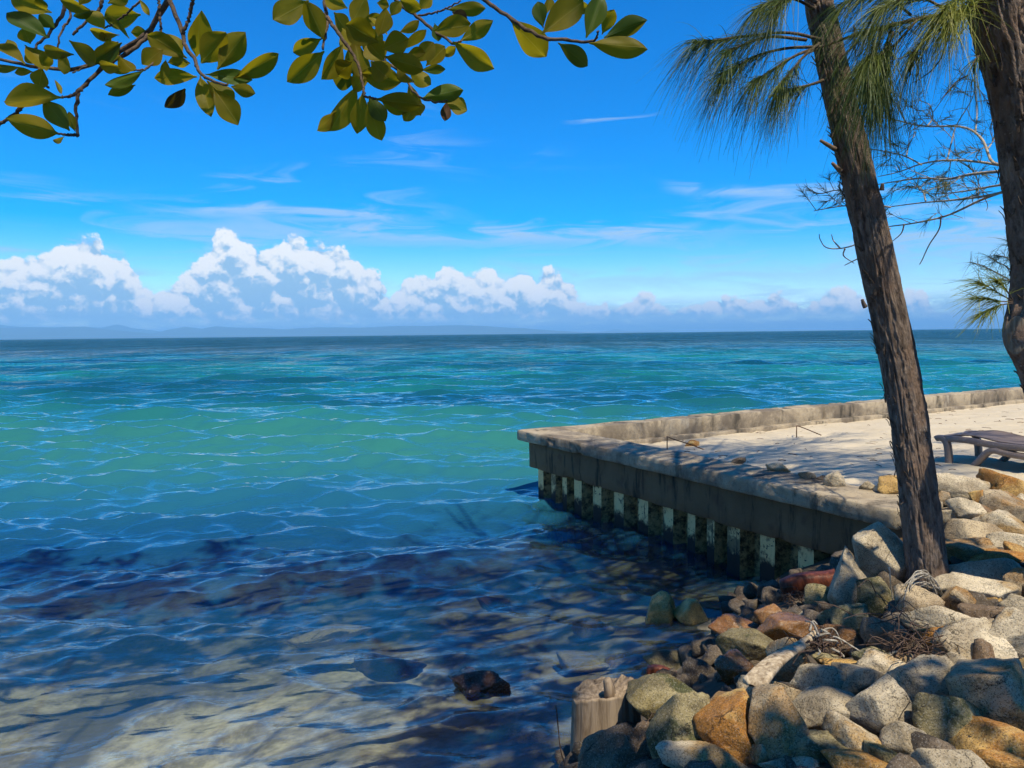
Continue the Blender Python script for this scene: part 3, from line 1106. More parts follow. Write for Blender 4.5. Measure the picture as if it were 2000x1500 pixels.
def place_rock(cx, cy, w, h, kind, label, tilt=0.0, name="rock", lift=None, depth=None, cat="rock", group="boulders piled along the shore", sharp=55.0, rough=0.035, parent=None, planes=9):
    _rock_seed[0] += 7
    seed = _rock_seed[0]
    guess = 4.5
    for _ in range(3):
        hw = h * guess / F_PX
        y = depth if depth else find_depth(cx, cy, (0.42 * hw + 0.02) if lift is None else lift)
        guess = y
    p = at(cx, cy, y)
    dist_ = (p - Vector((0, 0, CAM_H))).length
    k = dist_ / F_PX / 2
    a = w * k * 1.14
    b = 0.90 * math.sqrt(w * h) * k * 1.14
    phi = math.asin(max(0.05, (CAM_H - p.z) / dist_))
    hh = h * k * 1.12
    c = math.sqrt(max(hh * hh - (b * math.sin(phi)) ** 2, 0.38 * hh * hh)) / math.cos(phi)
    V, F = rock_shape(seed, 5 if w * h > 5200 else 4, planes, sharp, rough)
    V = V * np.array([a, b, c])
    yaw = -math.atan2(p.x, p.y)
    R = Matrix.Rotation(yaw, 3, 'Z') @ Matrix.Rotation(tilt, 3, 'Y')
    V = V @ np.array(R).T
    o = obj(name, np_mesh(name, V, F), RM[kind], parent)
    o.location = p + Vector((0, 0, 0))
    if label:
        tag(o, label, cat, group)
    return o


ROCKS = [
    # against the sand and the lounger
    (1870, 952, 82, 42, 'pale', "flat pale speckled rock at the sand edge, just right of the leaning trunk", 0.15),
    (1966, 950, 78, 46, 'ochre', "rock with pale top and ochre side below the lounger's dark leg", 0.0),
    (1958, 990, 84, 60, 'tan', "rounded tan-grey rock right under the ochre-sided rock by the lounger", -0.3),
    (1892, 994, 62, 32, 'pale', "small pale rock with a dark hollow under it, left of the rounded tan-grey rock", 0.1),
    (1917, 971, 34, 22, 'ochre', "little ochre stone between the two rocks at the sand edge", 0.0),
    (1858, 1012, 48, 40, 'grey', "smooth grey rock touching the leaning trunk, highest on its right side", 0.5),
    (1892, 1026, 30, 24, 'brown', "small brown stone in the dark gap beside the smooth grey rock", 0.0),
    (1934, 1010, 44, 30, 'brown', "brown-grey rock shaded beneath the rounded tan-grey rock", 0.2),
    (1960, 1030, 82, 52, 'pale', "pale peaked rock with an ochre lower corner, fourth down the frame's right side", 0.2),
    (1866, 1048, 44, 32, 'pale', "small pale granite rock beside the trunk, next to a brown-faced pointed rock", 0.0),
    (1908, 1048, 88, 46, 'tan', "pointed rock with a brown speckled face and pale ridge", 0.25),
    (1976, 1060, 64, 34, 'pale', "pale low rock at the right edge under the peaked one", 0.15),
    (1890, 1082, 88, 46, 'tan', "broad sandy-tan rock against the trunk, left of the brightest ochre stone", -0.1),
    (1946, 1093, 72, 40, 'ochre', "brightest yellow-ochre rock of the slope, above the grey slab", 0.25),
    (1988, 1082, 36, 34, 'ochre', "orange-stained stone at the right edge beside the brightest ochre rock", 0.0),
    (1924, 1116, 100, 46, 'grey', "grey slab-like rock directly under the brightest ochre stone", 0.2),
    (1898, 1146, 116, 54, 'pale', "long pale rock with an orange patch, below the grey slab", 0.3),
    (1990, 1136, 40, 40, 'tan', "tan rock cut by the right edge, level with the orange-patched rock", 0.0),
    (1866, 1172, 52, 46, 'tan', "tan-grey rock at the right foot of the leaning trunk", 0.0),
    (1938, 1172, 30, 22, 'ochre', "small orange stone, left one of two under the orange-patched rock", 0.0),
    (1957, 1165, 32, 20, 'ochre', "small orange stone, right one of two under the orange-patched rock", 0.1),
    (1982, 1190, 60, 48, 'grey', "pale grey granite rock at the right edge above the whitest boulder", -0.3),
    (1996, 985, 26, 40, 'pale', "narrow pale rock at the right edge beside the rounded tan-grey rock", 0.0),
    (1996, 1030, 20, 24, 'brown', "reddish brown stone at the right edge beside the pale peaked rock", 0.0),
    (1840, 972, 24, 22, 'tan', "little tan stone tucked behind the trunk below the flat pale rock", 0.0),
    (1848, 1030, 22, 20, 'ochre', "tiny orange stone against the trunk under the smooth grey rock", 0.0),
    # middle of the slope
    (1793, 1184, 80, 60, 'tan', "yellowish tan rock in front of the dry vine coil", 0.45),
    (1848, 1212, 132, 54, 'pale', "long pale saddle-shaped rock joined to the tan rock by the vine coil", 0.1),
    (1833, 1254, 66, 46, 'ochre', "ochre-brown rock under the long saddle-shaped rock", 0.0),
    (1898, 1230, 66, 30, 'pale', "short speckled white rock at the right end of the saddle-shaped rock", 0.1),
    (1912, 1266, 114, 72, 'pale', "large white-speckled rock sloping down to the right, crossed by a shadow", 0.55),
    (1972, 1250, 72, 88, 'pale', "whitest and brightest boulder, at the right edge", 0.2),
    (1931, 1228, 22, 30, 'tan', "small tan stone wedged left of the whitest boulder", 0.0),
    (1917, 1195, 60, 42, 'brown', "brown-tan rounded rock above the small wedge stone", 0.3),
    (1728, 1245, 68, 62, 'brown', "shaded brown rock left of the nest of dry stems", 0.0),
    (1713, 1165, 74, 56, 'olive', "dark yellowish rock under the tall pale rock by the trunk", 0.0),
    (1858, 1288, 64, 36, 'grey', "grey rock with pale rim, second row above the big grey boulder", -0.2),
    (1876, 1300, 66, 40, 'pale', "pale rounded rock leaning on the large white-speckled rock", -0.4),
    (1919, 1286, 44, 52, 'brown', "brown-grey triangular rock in shadow on the white-speckled rock", 0.5),
    (1816, 1290, 30, 26, 'ochre', "small ochre rock between the grey-rimmed rock and the pale fragments", 0.0),
    (1984, 1310, 52, 54, 'ochre', "rusty orange-brown rock at the right edge under the whitest boulder", 0.4),
    (1826, 1346, 134, 88, 'grey', "big shaded grey boulder in the middle of the lower slope", 0.15),
    (1944, 1366, 132, 112, 'tan', "largest tan boulder near the right edge with a vertical shadow edge", 0.5),
    (1730, 1388, 108, 102, 'grey', "big rounded blue-grey boulder left of the upright olive one", 0.2),
    (1850, 1414, 92, 92, 'olive', "upright olive-grey block with a flat top in the lower slope", 0.1),
    (1768, 1452, 66, 58, 'grey', "blue-grey angular rock at the foot of the upright olive block", -0.2),
    (1934, 1452, 116, 62, 'ochre', "golden orange rock with sunlit middle near the bottom right corner", 0.05),
    (1955, 1489, 104, 40, 'ochre', "flat golden rock at the very bottom right corner", 0.0),
    (1842, 1490, 118, 64, 'grey', "pale blue-grey rock on the bottom edge below the upright olive block", -0.3),
    (1735, 1312, 86, 48, 'pale', "sunlit cream rock behind the dark blue-grey boulders", 0.25),
    (1795, 1299, 72, 30, 'tan', "low tan slab of broken pieces right of the sunlit cream rock", 0.1),
    (1692, 1332, 100, 62, 'grey', "dark blue-grey boulder in shade in front of the sunlit cream rock", 0.3),
    (1706, 1284, 62, 30, 'olive', "mossy tan rock behind the sunlit cream rock", 0.0),
    (1741, 1288, 36, 22, 'pale', "small pinkish white chip of stone", -0.2),
    (1722, 1478, 54, 46, 'olive', "dark olive rock on the bottom edge under the blue-grey boulder", 0.0),
    # waterline and left half of the slope
    (1507, 1203, 54, 38, 'orange', "bright wet orange rock at the waterline, smaller and farther one", 0.1),
    (1540, 1230, 100, 48, 'orange', "large smooth wet orange-brown rock behind the driftwood plank", 0.15),
    (1436, 1230, 82, 40, 'orange', "wet rusty rock lapped by the water, left of the large orange one", 0.2),
    (1466, 1264, 108, 60, 'olive', "long olive-tan rock left of the driftwood plank", 0.15),
    (1440, 1304, 70, 50, 'orange', "dark rusty wet rock under the long olive-tan rock", 0.1),
    (1548, 1290, 80, 74, 'tan', "tan rock lying under the driftwood plank", 0.2),
    (1574, 1207, 60, 24, 'grey', "flat grey rock right of the large smooth orange one", 0.0),
    (1624, 1212, 42, 36, 'olive', "mossy tan rock between the flat grey rock and the dark wet ones", 0.0),
    (1640, 1248, 80, 48, 'brown', "brown rock in the middle of the debris right of the plank's top", 0.0),
    (1600, 1170, 48, 44, 'olive', "green mossy rock beside the red log", 0.2),
    (1655, 1142, 64, 108, 'grey', "tall dark grey rock standing beside the end of the red log", -0.1),
    (1664, 1208, 60, 46, 'olive', "dark green-black rock at the foot of the tall dark grey rock", 0.0),
    (1728, 1088, 96, 108, 'pale', "tall pale triangular rock leaning against the left side of the trunk", -0.25),
    (1514, 1360, 114, 68, 'tan', "tan-grey rock below the lower end of the driftwood plank", 0.3),
    (1606, 1332, 86, 76, 'grey', "mottled grey rock right of the plank's lower end", 0.35),
    (1530, 1426, 128, 104, 'tan', "big brown-speckled rock tilted to the right in the lower slope", 0.6),
    (1604, 1390, 100, 74, 'grey', "grey rock with a rust-orange stain on its face", 0.0),
    (1430, 1424, 118, 108, 'ochre', "big brown-ochre boulder with a pointed lower corner", 0.2),
    (1418, 1378, 84, 52, 'tan', "tan rock behind the big brown-ochre boulder", 0.0),
    (1596, 1460, 118, 48, 'olive', "long striped olive rock lying low near the bottom edge", -0.2),
    (1668, 1450, 90, 56, 'pale', "pale grey rock right of the striped olive rock", 0.3),
    (1684, 1489, 112, 40, 'ochre', "flat ochre rock on the bottom edge, right of the striped olive rock", 0.0),
    (1378, 1480, 150, 66, 'pale', "large pale rock on the bottom edge, right of the driftwood stump", 0.05),
    (1494, 1476, 46, 44, 'tan', "small tan rock with a dry stem across it near the bottom edge", 0.0),
    (1516, 1494, 54, 28, 'pale', "pinkish pale rock on the bottom edge, left of the two", 0.0),
    (1574, 1494, 42, 26, 'pale', "pinkish pale rock on the bottom edge, right of the two", 0.0),
    (1620, 1290, 52, 24, 'olive', "low olive rock under the dry leaf clump", 0.0),
    (1642, 1304, 66, 28, 'ochre', "yellow sunlit rock left of the sunlit cream rock", 0.1),
    (1322, 1370, 158, 88, 'olive', "long block-shaped olive rock with a flat wet top beside the stump", 0.1),
    (1328, 1436, 104, 122, 'olive', "tall olive-tan rock with two peaks right of the stump", 0.0),
    (1207, 1480, 122, 88, 'brown', "dark brown rounded rock leaning on the driftwood stump", 0.1),
    (1268, 1455, 60, 56, 'brown', "dark wet rock in the gap between the stump and the two-peaked rock", 0.0),
]
for (cx, cy, w, h, kind, label, tilt) in ROCKS:
    place_rock(cx, cy, w, h, kind, label, tilt)

# stones standing in the water and lying on the wall's cap
WATER_ROCKS = [
    (1293, 1186, 52, 42, 'gold', "wet yellow rock breaking the surface, left of a pair", 0.05),
    (1352, 1194, 60, 38, 'gold', "wet yellow-brown rock breaking the surface, right of a pair", 0.25),
    (1328, 1292, 116, 34, 'olive', "flat mossy rock awash beside the rusty wet rock", 0.08),
]
for (cx, cy, w, h, kind, label, tilt) in WATER_ROCKS:
    y = on_z(cx, cy + h * 0.25, 0.0).y
    place_rock(cx, cy + h * 0.05, w, h * 1.35, kind, label, tilt, depth=y, group="rocks in the shallows")
y = on_z(938, 1340, 0.0).y
place_rock(938, 1332, 104, 54, 'weed', "rock covered in brown weed standing alone in the water", 0.05, depth=y, group="rocks in the shallows", rough=0.11)
SUNK = [
    (1160, 1228, 74, 40, 'pale', "sunken pale rock farthest out, left of the yellow pair"),
    (1215, 1160, 64, 24, 'pale', "sunken pale stone nearest the seawall"),
    (1140, 1300, 90, 40, 'pale', "sunken whitish rock between the weed-covered rock and the mossy one"),
    (1220, 1292, 80, 34, 'tan', "sunken tan rock left of the flat mossy rock"),
    (965, 1180, 60, 30, 'brown', "sunken brown rock above the weed-covered rock"),
    (1040, 1440, 80, 36, 'pale', "sunken pale rock left of the stump"),
    (640, 1240, 140, 40, 'pale', "sunken pale rocks patch left of centre"),
    (760, 1300, 120, 40, 'brown', "sunken brown rock left of the weed-covered rock"),
]
for (cx, cy, w, h, kind, label) in SUNK:
    p = on_z(cx, cy, -0.16)
    place_rock(cx, cy, w, h, kind, label, 0.0, depth=p.y, group="sunken rocks", name="sunken_rock")
CAP_STONES = [
    (1742, 950, 40, 32, 'ochre', "ochre stone on the sand just left of the leaning trunk"),
    (1630, 937, 34, 26, 'grey', "pointed grey stone on the inner edge of the wall cap"),
    (1697, 949, 28, 18, 'grey', "small round grey stone between the pointed grey stone and the ochre one"),
    (1576, 929, 28, 14, 'tan', "flat tan stone on the cap's inner edge left of the pointed grey stone"),
    (1606, 934, 20, 10, 'brown', "tiny brown stone just left of the pointed grey stone"),
    (1520, 913, 40, 18, 'pale', "pale lump on the cap's inner edge, middle of the near wall"),
    (1441, 900, 26, 14, 'brown', "small brown stone on the cap's inner edge farther towards the corner"),
    (1352, 868, 24, 16, 'ochre', "orange stone on the sand beside the bent rod"),
    (1716, 955, 18, 12, 'pale', "tiny pale stone touching the ochre stone by the trunk"),
]
for (cx, cy, w, h, kind, label) in CAP_STONES:
    zt = Z_TOP if cx not in (1352,) else 0.72
    p = on_z(cx, cy + h * 0.45, zt - 0.01)
    place_rock(cx, cy, w, h, kind, label, 0.0, depth=p.y, name="stone", cat="stone", group="loose stones along the terrace edge")

# smaller rubble filling the gaps between the boulders
rr = np.random.default_rng(5)
Vs, Fs, o_ = [], [], 0
V0s = [rock_shape(900 + i, 3, 9, 14.0, 0.05) for i in range(10)]
count = 0
while count < 420:
    x, y = rr.uniform(0.2, 7.0), rr.uniform(2.2, 8.2)
    d_ = float(shore_dist(np.array([x]), np.array([y]))[0])
    if d_ < (-0.02 if x < 1.9 else -0.25) or d_ > 3.4:
        continue
    rel_ = np.array([x, y]) - TIP
    if rel_ @ NV > -0.1 and rel_ @ Vv < 6.5 and rel_ @ NU > 0:
        continue
    if math.hypot(x - 2.76, y - 5.05) < 0.2:
        continue
    s = rr.uniform(0.04, 0.105)
    V, F = V0s[count % 10]
    R = np.array(Matrix.Rotation(rr.uniform(0, 6.28), 3, 'Z') @ Matrix.Rotation(rr.uniform(-0.6, 0.6), 3, 'X'))
    V = (V * s * np.array([rr.uniform(0.8, 1.3), 1, rr.uniform(0.55, 0.9)])) @ R.T + np.array([x, y, terr_scalar(x, y) + 0.3 * s])
    Vs.append(V)
    Fs.append(F + o_)
    o_ += len(V)
    count += 1
tag(obj("rubble", np_mesh("rubble", np.vstack(Vs), np.vstack(Fs)), RM['dark']), "small broken stone filling the gaps between the shore boulders", "rubble", kind="stuff")

# ------------------------------------------------------------------ driftwood and shore litter
def wood_mat(name, dark, lite, grain=(34.0, 34.0, 3.0), rough=0.85):
    m, t, out = new_mat(name)
    tc_ = t.new('ShaderNodeTexCoord')
    p = tc_.outputs['Object']
    gnx = t.vscale(p, grain)
    n = t.noise(gnx, 1.0, 6, 0.65, 0.5)
    n2 = t.noise(p, 5.0, 4, 0.6)
    c = t.mix(t.ramp(n, 0.3, 0.7), dark, lite)
    c = t.mix(t.mul(t.ramp(n2, 0.55, 0.7), 0.5), c, tuple(0.5 * v for v in dark))
    ck = t.ramp(n, 0.34, 0.28)
    c = t.mix(t.mul(ck, 0.8), c, (0.02, 0.015, 0.01))
    principled(t, out, c, rough, t.bump(t.sub(n, t.mul(ck, 0.4)), 0.7, 0.012), 0.25)
    return m


mat_grey_wood = wood_mat("grey_driftwood", (0.13, 0.09, 0.055), (0.34, 0.26, 0.175))
mat_pale_wood = wood_mat("pale_driftwood", (0.20, 0.14, 0.08), (0.56, 0.45, 0.30))
mat_red_wood = wood_mat("red_wet_wood", (0.05, 0.014, 0.008), (0.19, 0.055, 0.025), rough=0.4)
mat_stalk = wood_mat("dry_stalk", (0.16, 0.13, 0.09), (0.50, 0.45, 0.36), (60, 60, 60))
mat_dead = wood_mat("dead_stems", (0.035, 0.020, 0.014), (0.17, 0.11, 0.075), (60, 60, 60))

# broken stump of a post: split shell with a flat weathered face and a splinter on top
ys = 4.05
sc_ = ys / F_PX
stump = empty("driftwood_stump", at(1180, 1500, ys))
tag(stump, "broken grey driftwood stump with a splinter on top standing at the waterline", "stump")
cen = at(1186, 1470, ys)


def stump_ring(n, seed):
    th_ = np.linspace(0, 2 * np.pi, n, endpoint=False)
    return th_


nh, nr = 60, 72
hs_ = np.linspace(0, 1, nh)
th_ = np.linspace(0, 2 * np.pi, nr, endpoint=False)
V = []
for hgt in hs_:
    half = (0.178 + 0.065 * (1 - hgt) ** 1.3)
    for q in th_:
        cxs, sys_ = math.cos(q), math.sin(q)
        ex = math.copysign(abs(cxs) ** 0.6, cxs)
        ey = math.copysign(abs(sys_) ** 0.75, sys_)
        V.append((ex * half, ey * half * 0.62, hgt))
V = np.array(V)
ring = np.tile(th_, nh)
g1 = fbm(np.stack([np.cos(ring) * 7, np.sin(ring) * 7, V[:, 2] * 0.8], -1), 4, 77) - 0.5
nrm_ = np.stack([np.cos(ring), np.sin(ring), np.zeros(len(ring))], -1)
V += nrm_ * (g1 * 0.012)[:, None]
split = np.exp(-((V[:, 0] - 0.015) / 0.006) ** 2) * (V[:, 1] < 0) * 0.016
split += np.exp(-((V[:, 0] - 0.115) / 0.008) ** 2) * (V[:, 1] < 0) * 0.018
V[:, 1] += split
top = 0.40 + (fbm(np.stack([V[:, 0] * 22, V[:, 1] * 22, np.zeros(len(V))], -1), 3, 31) - 0.5) * 0.05 + np.where(V[:, 0] > 0.10, 0.02, 0.0) - 0.12 * np.clip((-V[:, 0] - 0.08) / 0.08, 0, 1) * 0.4
base_z = -0.42
V[:, 2] = base_z + V[:, 2] * (top - base_z)
V[:, 0] += -0.02 * (V[:, 2] + 0.2)
F = grid_faces(nh, nr, True)
Vl = V.tolist()
Fl = F.tolist()
tv = [list(v) for v in V[-nr:]]
ci = len(Vl)
Vl.append([float(V[-nr:, 0].mean()), float(V[-nr:, 1].mean()), float(V[-nr:, 2].mean() - 0.05)])
for j in range(nr):
    Fl.append([(nh - 1) * nr + j, (nh - 1) * nr + (j + 1) % nr, ci])
me = bpy.data.meshes.new("post")
me.from_pydata(Vl, [], Fl)
me.polygons.foreach_set("use_smooth", [True] * len(me.polygons))
o = obj("post", me, mat_grey_wood, stump)
o.matrix_parent_inverse = Matrix.Identity(4)
off_ = cen - stump.location
o.location = (off_.x, off_.y, -0.02 - stump.location.z + 0.10)
spl = tubes_mesh("splinter", [(np.array([[0.016, -0.03, 0.33], [0.010, -0.03, 0.41], [0.000, -0.032, 0.455], [-0.004, -0.032, 0.47]]), [0.034, 0.032, 0.026, 0.016])], 5)
o2 = obj("splinter", spl, mat_grey_wood, stump)
o2.matrix_parent_inverse = Matrix.Identity(4)
o2.location = o.location
kn = tubes_mesh("knot", [(np.array([[0.085, -0.112, 0.22], [0.086, -0.128, 0.222]]), [0.018, 0.010])], 9)
o3 = obj("knot", kn, mat_pale_wood, stump)
o3.matrix_parent_inverse = Matrix.Identity(4)
o3.location = o.location


def plank(name, p0, p1, w0, w1, th_, mat, label, cat, seed, group=None, up=(0, 0, 1)):
    """weathered split board between two points, ragged at the far end"""
    p0, p1 = Vector(p0), Vector(p1)
    ax = (p1 - p0)
    L = ax.length
    ax.normalize()
    side_ = ax.cross(Vector(up)).normalized()
    nn_ = side_.cross(ax)
    n, m = 40, 16
    V = []
    for i in range(n):
        f = i / (n - 1)
        w = (w0 * (1 - f) + w1 * f) / 2
        e = 1.0 if 0 < i < n - 1 else 0.25
        for j in range(m):
            q = 2 * math.pi * j / m
            a_ = math.copysign(abs(math.cos(q)) ** 0.5, math.cos(q)) * w * e
            b_ = math.copysign(abs(math.sin(q)) ** 0.6, math.sin(q)) * th_ / 2 * e
            V.append((a_, f * L, b_))
    V = np.array(V)
    nz = fbm(np.stack([V[:, 0] * 45, V[:, 1] * 4, V[:, 2] * 45], -1), 4, seed) - 0.5
    V[:, 0] += nz * 0.02
    V[:, 2] += nz * 0.018 + 0.02 * np.sin(V[:, 1] / L * 5)
    rag = np.clip((V[:, 1] / L - 0.85) / 0.15, 0, 1)
    V[:, 1] += rag * (fbm(np.stack([V[:, 0] * 60, V[:, 2] * 60, np.zeros(len(V))], -1), 2, seed + 1) - 0.5) * 0.12
    o = obj(name, np_mesh(name, V, grid_faces(n, m, True)), mat)
    M = Matrix((side_, ax, nn_)).transposed().to_4x4()
    M.translation = p0
    o.matrix_world = M
    tag(o, label, cat, group)
    return o


def surf(cx, cy, lift=0.1):
    return at(cx, cy, find_depth(cx, cy, lift))


plank("driftwood_plank", surf(1468, 1340, 0.24), surf(1590, 1232, 0.26), 0.115, 0.030, 0.034, mat_pale_wood, "pale split driftwood plank lying diagonally across the rocks", "driftwood", 5)
plank("red_log", surf(1525, 1152, 0.12), surf(1632, 1124, 0.10), 0.10, 0.14, 0.12, mat_red_wood, "dark red waterlogged log under the end of the seawall", "log", 6)
p = on_z(1262, 1312, 0.05)
q = on_z(1342, 1322, 0.04)
plank("red_wood_fragment", p, q, 0.07, 0.05, 0.07, mat_red_wood, "short wet red piece of wood behind the block-shaped olive rock", "driftwood", 8)


def strands(name, items, r0, mat, label, cat, nseg=5, group=None):
    its = []
    for path in items:
        P = smooth_path(path, 22)
        its.append((P, np.linspace(r0, r0 * 0.55, 22)))
    o = obj(name, tubes_mesh(name, its, nseg), mat)
    tag(o, label, cat, group)
    return o


# springy coil of a dead vine at the foot of the trunk
r5 = np.random.default_rng(3)
cx0 = at(1795, 1160, 4.46)
coil = []
for i in range(15):
    a_ = r5.uniform(-0.2, 0.2)
    ra, rb = r5.uniform(0.12, 0.19), r5.uniform(0.10, 0.20)
    th0 = r5.uniform(-0.3, 0.7)
    th1 = r5.uniform(2.3, 3.3)
    pth = []
    for q in np.linspace(th0, th1, 9):
        pth.append((cx0.x + math.cos(q) * ra + r5.uniform(-0.01, 0.01) + a_ * 0.1, cx0.y + 0.10 * math.cos(q + a_ * 3) + a_ * 0.5, cx0.z - 0.06 + math.sin(q) * rb + r5.uniform(-0.006, 0.006)))
    coil.append(pth)
strands("vine_coil", coil, 0.0042, mat_stalk, "springy coil of dry whitish vine at the foot of the leaning trunk", "vine")


def clump(name, cx, cy, n, size, r0, mat, label, seed, lift=0.12):
    rq = np.random.default_rng(seed)
    c0 = surf(cx, cy, lift)
    its = []
    for i in range(n):
        a_ = rq.uniform(0, 6.28)
        s = size * rq.uniform(0.5, 1.0)
        p0 = np.array(c0) + rq.normal(0, size * 0.35, 3) * np.array([1, 1, 0.4])
        d_ = np.array([math.cos(a_), math.sin(a_), rq.uniform(-0.2, 0.7)])
        p1 = p0 + d_ * s * 0.5 + rq.normal(0, 0.02, 3)
        p2 = p0 + d_ * s + np.array([0, 0, -0.35 * s]) + rq.normal(0, 0.02, 3)
        its.append([p0, p1, p2])
    return strands(name, its, r0, mat, label, "dead stems", 4)


clump("dead_stems", 1595, 1258, 46, 0.13, 0.0045, mat_dead, "tangle of dark dead stems right of the driftwood plank", 1, 0.2)
clump("dead_stems", 1608, 1250, 9, 0.12, 0.0070, mat_stalk, "few thick pale stalks lying on the dark tangle of stems", 12, 0.24)
clump("dead_stems", 1780, 1258, 60, 0.16, 0.0032, mat_dead, "nest of thin dark stems in the hollow between the rocks below the vine coil", 2, 0.16)
clump("dead_stems", 1740, 1205, 16, 0.22, 0.0035, mat_dead, "thin dry twigs lying across the rocks left of the vine coil", 4, 0.2)
clump("dead_stems", 1560, 1172, 50, 0.12, 0.0035, mat_dead, "reddish mat of dead weed beside the red log", 9, 0.08)
clump("dead_stems", 1262, 1430, 40, 0.13, 0.0025, mat_dead, "wiry dark stems in the gap behind the stump", 7, 0.1)
for nm, pts_, dep, r0, mt, lab in (
        ("twig", [(1737, 1108), (1741, 1150), (1748, 1195), (1752, 1212)], 4.55, 0.0045, mat_stalk, "thin upright dry stalk in front of the dark yellowish rock"),
        ("twig", [(1086, 1378), (1090, 1420), (1095, 1465), (1106, 1502)], 3.9, 0.0045, mat_dead, "thin dark twig rising out of the water left of the stump"),
        ("twig", [(1478, 1420), (1494, 1438), (1496, 1456), (1500, 1468)], 3.80, 0.006, mat_stalk, "pale curved stem wedged between the big brown rocks"),
        ("twig", [(1640, 1292), (1644, 1278), (1655, 1268), (1666, 1262)], 4.45, 0.009, mat_stalk, "thick pale curved stick beside the brown debris"),
        ("twig", [(1700, 1232), (1718, 1205), (1745, 1190), (1775, 1183)], 4.55, 0.008, mat_dead, "dark bent branch arching over the shaded brown rock"),
        ("twig", [(1480, 1502), (1480, 1480), (1486, 1462)], 3.6, 0.008, mat_stalk, "flat dry ribbon of stem by the small tan rock on the bottom edge"),
        ("twig", [(1440, 1352), (1446, 1334), (1452, 1318)], 4.6, 0.012, mat_stalk, "knobbly grey piece of coral-like root beside the tan rock")):
    strands(nm, [[at(a_, b_, dep) for a_, b_ in pts_]], r0, mt, lab, "twig", 6)
# ------------------------------------------------------------------ where the crowns leave gaps for the sun
SUNV = np.array(SUN_DIR)
LIT = [(100, 1430, 1.9), (400, 1430, 1.3), (-100, 1500, 0.8), (690, 1240, 0.7), (600, 1420, 0.6), (1140, 1300, 0.32), (1060, 1180, 0.4), (1320, 1190, 0.30), (1340, 1290, 0.22), (1540, 1285, 0.26), (1470, 1258, 0.24),
       (1728, 1080, 0.24), (1730, 1308, 0.22), (1850, 1210, 0.32), (1930, 1150, 0.7), (1965, 1250, 0.42), (1950, 1000, 1.1), (1605, 1320, 0.13), (1375, 1470, 0.18), (1425, 1375, 0.15), (1940, 1450, 0.16), (1890, 1330, 0.18),
       (1640, 1302, 0.16), (1520, 1370, 0.14), (1540, 1420, 0.14), (1300, 1345, 0.14), (1190, 1400, 0.36), (1330, 1430, 0.12), (1800, 1180, 0.22), (1500, 1215, 0.22), (1800, 1480, 0.12), (1660, 1440, 0.14), (220, 1280, 0.7), (1250, 1080, 0.5), (1450, 1000, 0.7), (1690, 1030, 0.5)]
LITP = []
for a_, b_, rad_ in LIT:
    y_ = find_depth(a_, b_, 0.05) if a_ > 1180 else None
    p = at(a_, b_, y_) if y_ else on_z(a_, b_, -0.2)
    LITP.append((p.x, p.y, p.z, rad_))
# sunlit foliage and trunks: points in the air that the crowns above leave open
for a_, b_, d_, rad_ in ((1190, 1420, 3.95, 0.30), (1320, 1190, 6.65, 0.40), (1420, 120, 4.8, 0.40), (1540, 110, 4.85, 0.40), (1680, 60, 4.5, 0.45), (1760, 90, 4.5, 0.40), (1880, 30, 4.4, 0.45), (1620, 130, 4.9, 0.30), (1660, 260, 5.0, 0.22), (1720, 520, 5.0, 0.16), (1770, 800, 5.0, 0.2), (1940, 580, 4.25, 0.3),
                         (1980, 200, 4.4, 0.2), (1850, 320, 5.4, 0.5), (120, 60, 2.1, 0.22), (330, 110, 2.1, 0.25), (700, 110, 2.1, 0.28), (830, 60, 2.1, 0.2), (1150, 60, 2.1, 0.22)):
    p = at(a_, b_, d_)
    LITP.append((p.x, p.y, p.z, rad_))
LITP = np.array(LITP)


def blocked_gap(P):
    """does a clump here keep the sun off one of the spots that the photograph shows lit?"""
    k = (P[2] - LITP[:, 2]) / SUNV[2]
    sx, sy = P[0] - SUNV[0] * k - LITP[:, 0], P[1] - SUNV[1] * k - LITP[:, 1]
    return bool(np.any((np.hypot(sx, sy) < LITP[:, 3] + 0.05) & (k > 0)))


# ------------------------------------------------------------------ casuarina trees
def bark_mat(name, dark, lite, lichen):
    m, t, out = new_mat(name)
    at_ = t.new('ShaderNodeAttribute', attribute_name="barkuv")
    uv = at_.outputs['Vector']
    g = t.new('ShaderNodeNewGeometry')
    pos = g.outputs['Position']
    n1 = t.noise(t.vscale(uv, (30.0, 30.0, 9.0)), 1.0, 6, 0.7, 0.4)
    n2 = t.noise(pos, 5.0, 5, 0.65)
    n3 = t.noise(t.vscale(uv, (80.0, 80.0, 26.0)), 1.0, 5, 0.7)
    c = t.mix(t.ramp(n1, 0.32, 0.68), dark, lite)
    c = t.mix(t.mul(t.ramp(n2, 0.44, 0.60), 0.75), c, t.mix(n3, (0.13, 0.08, 0.055), (0.30, 0.205, 0.14)))
    c = t.mix(t.mul(t.ramp(n3, 0.60, 0.70), 0.5), c, (0.022, 0.016, 0.013))
    sp = t.mul(t.ramp(t.voro(pos, 46.0), 0.26, 0.12), t.ramp(t.noise(pos, 4.0, 4, 0.6), 0.54, 0.66))
    c = t.mix(t.mul(sp, 0.75), c, lichen)
    h_ = t.add(t.mul(n1, 1.0), t.mul(n3, 0.5))
    principled(t, out, c, 0.92, t.bump(h_, 0.9, 0.022), 0.2)
    return m


mat_bark = bark_mat("casuarina_bark", (0.070, 0.050, 0.038), (0.29, 0.22, 0.165), (0.42, 0.38, 0.32))
mat_twig = wood_mat("twig_bark", (0.045, 0.030, 0.020), (0.15, 0.105, 0.07), (50, 50, 50))
mat_greytwig = wood_mat("bare_twig_bark", (0.24, 0.19, 0.13), (0.52, 0.44, 0.33), (50, 50, 50))


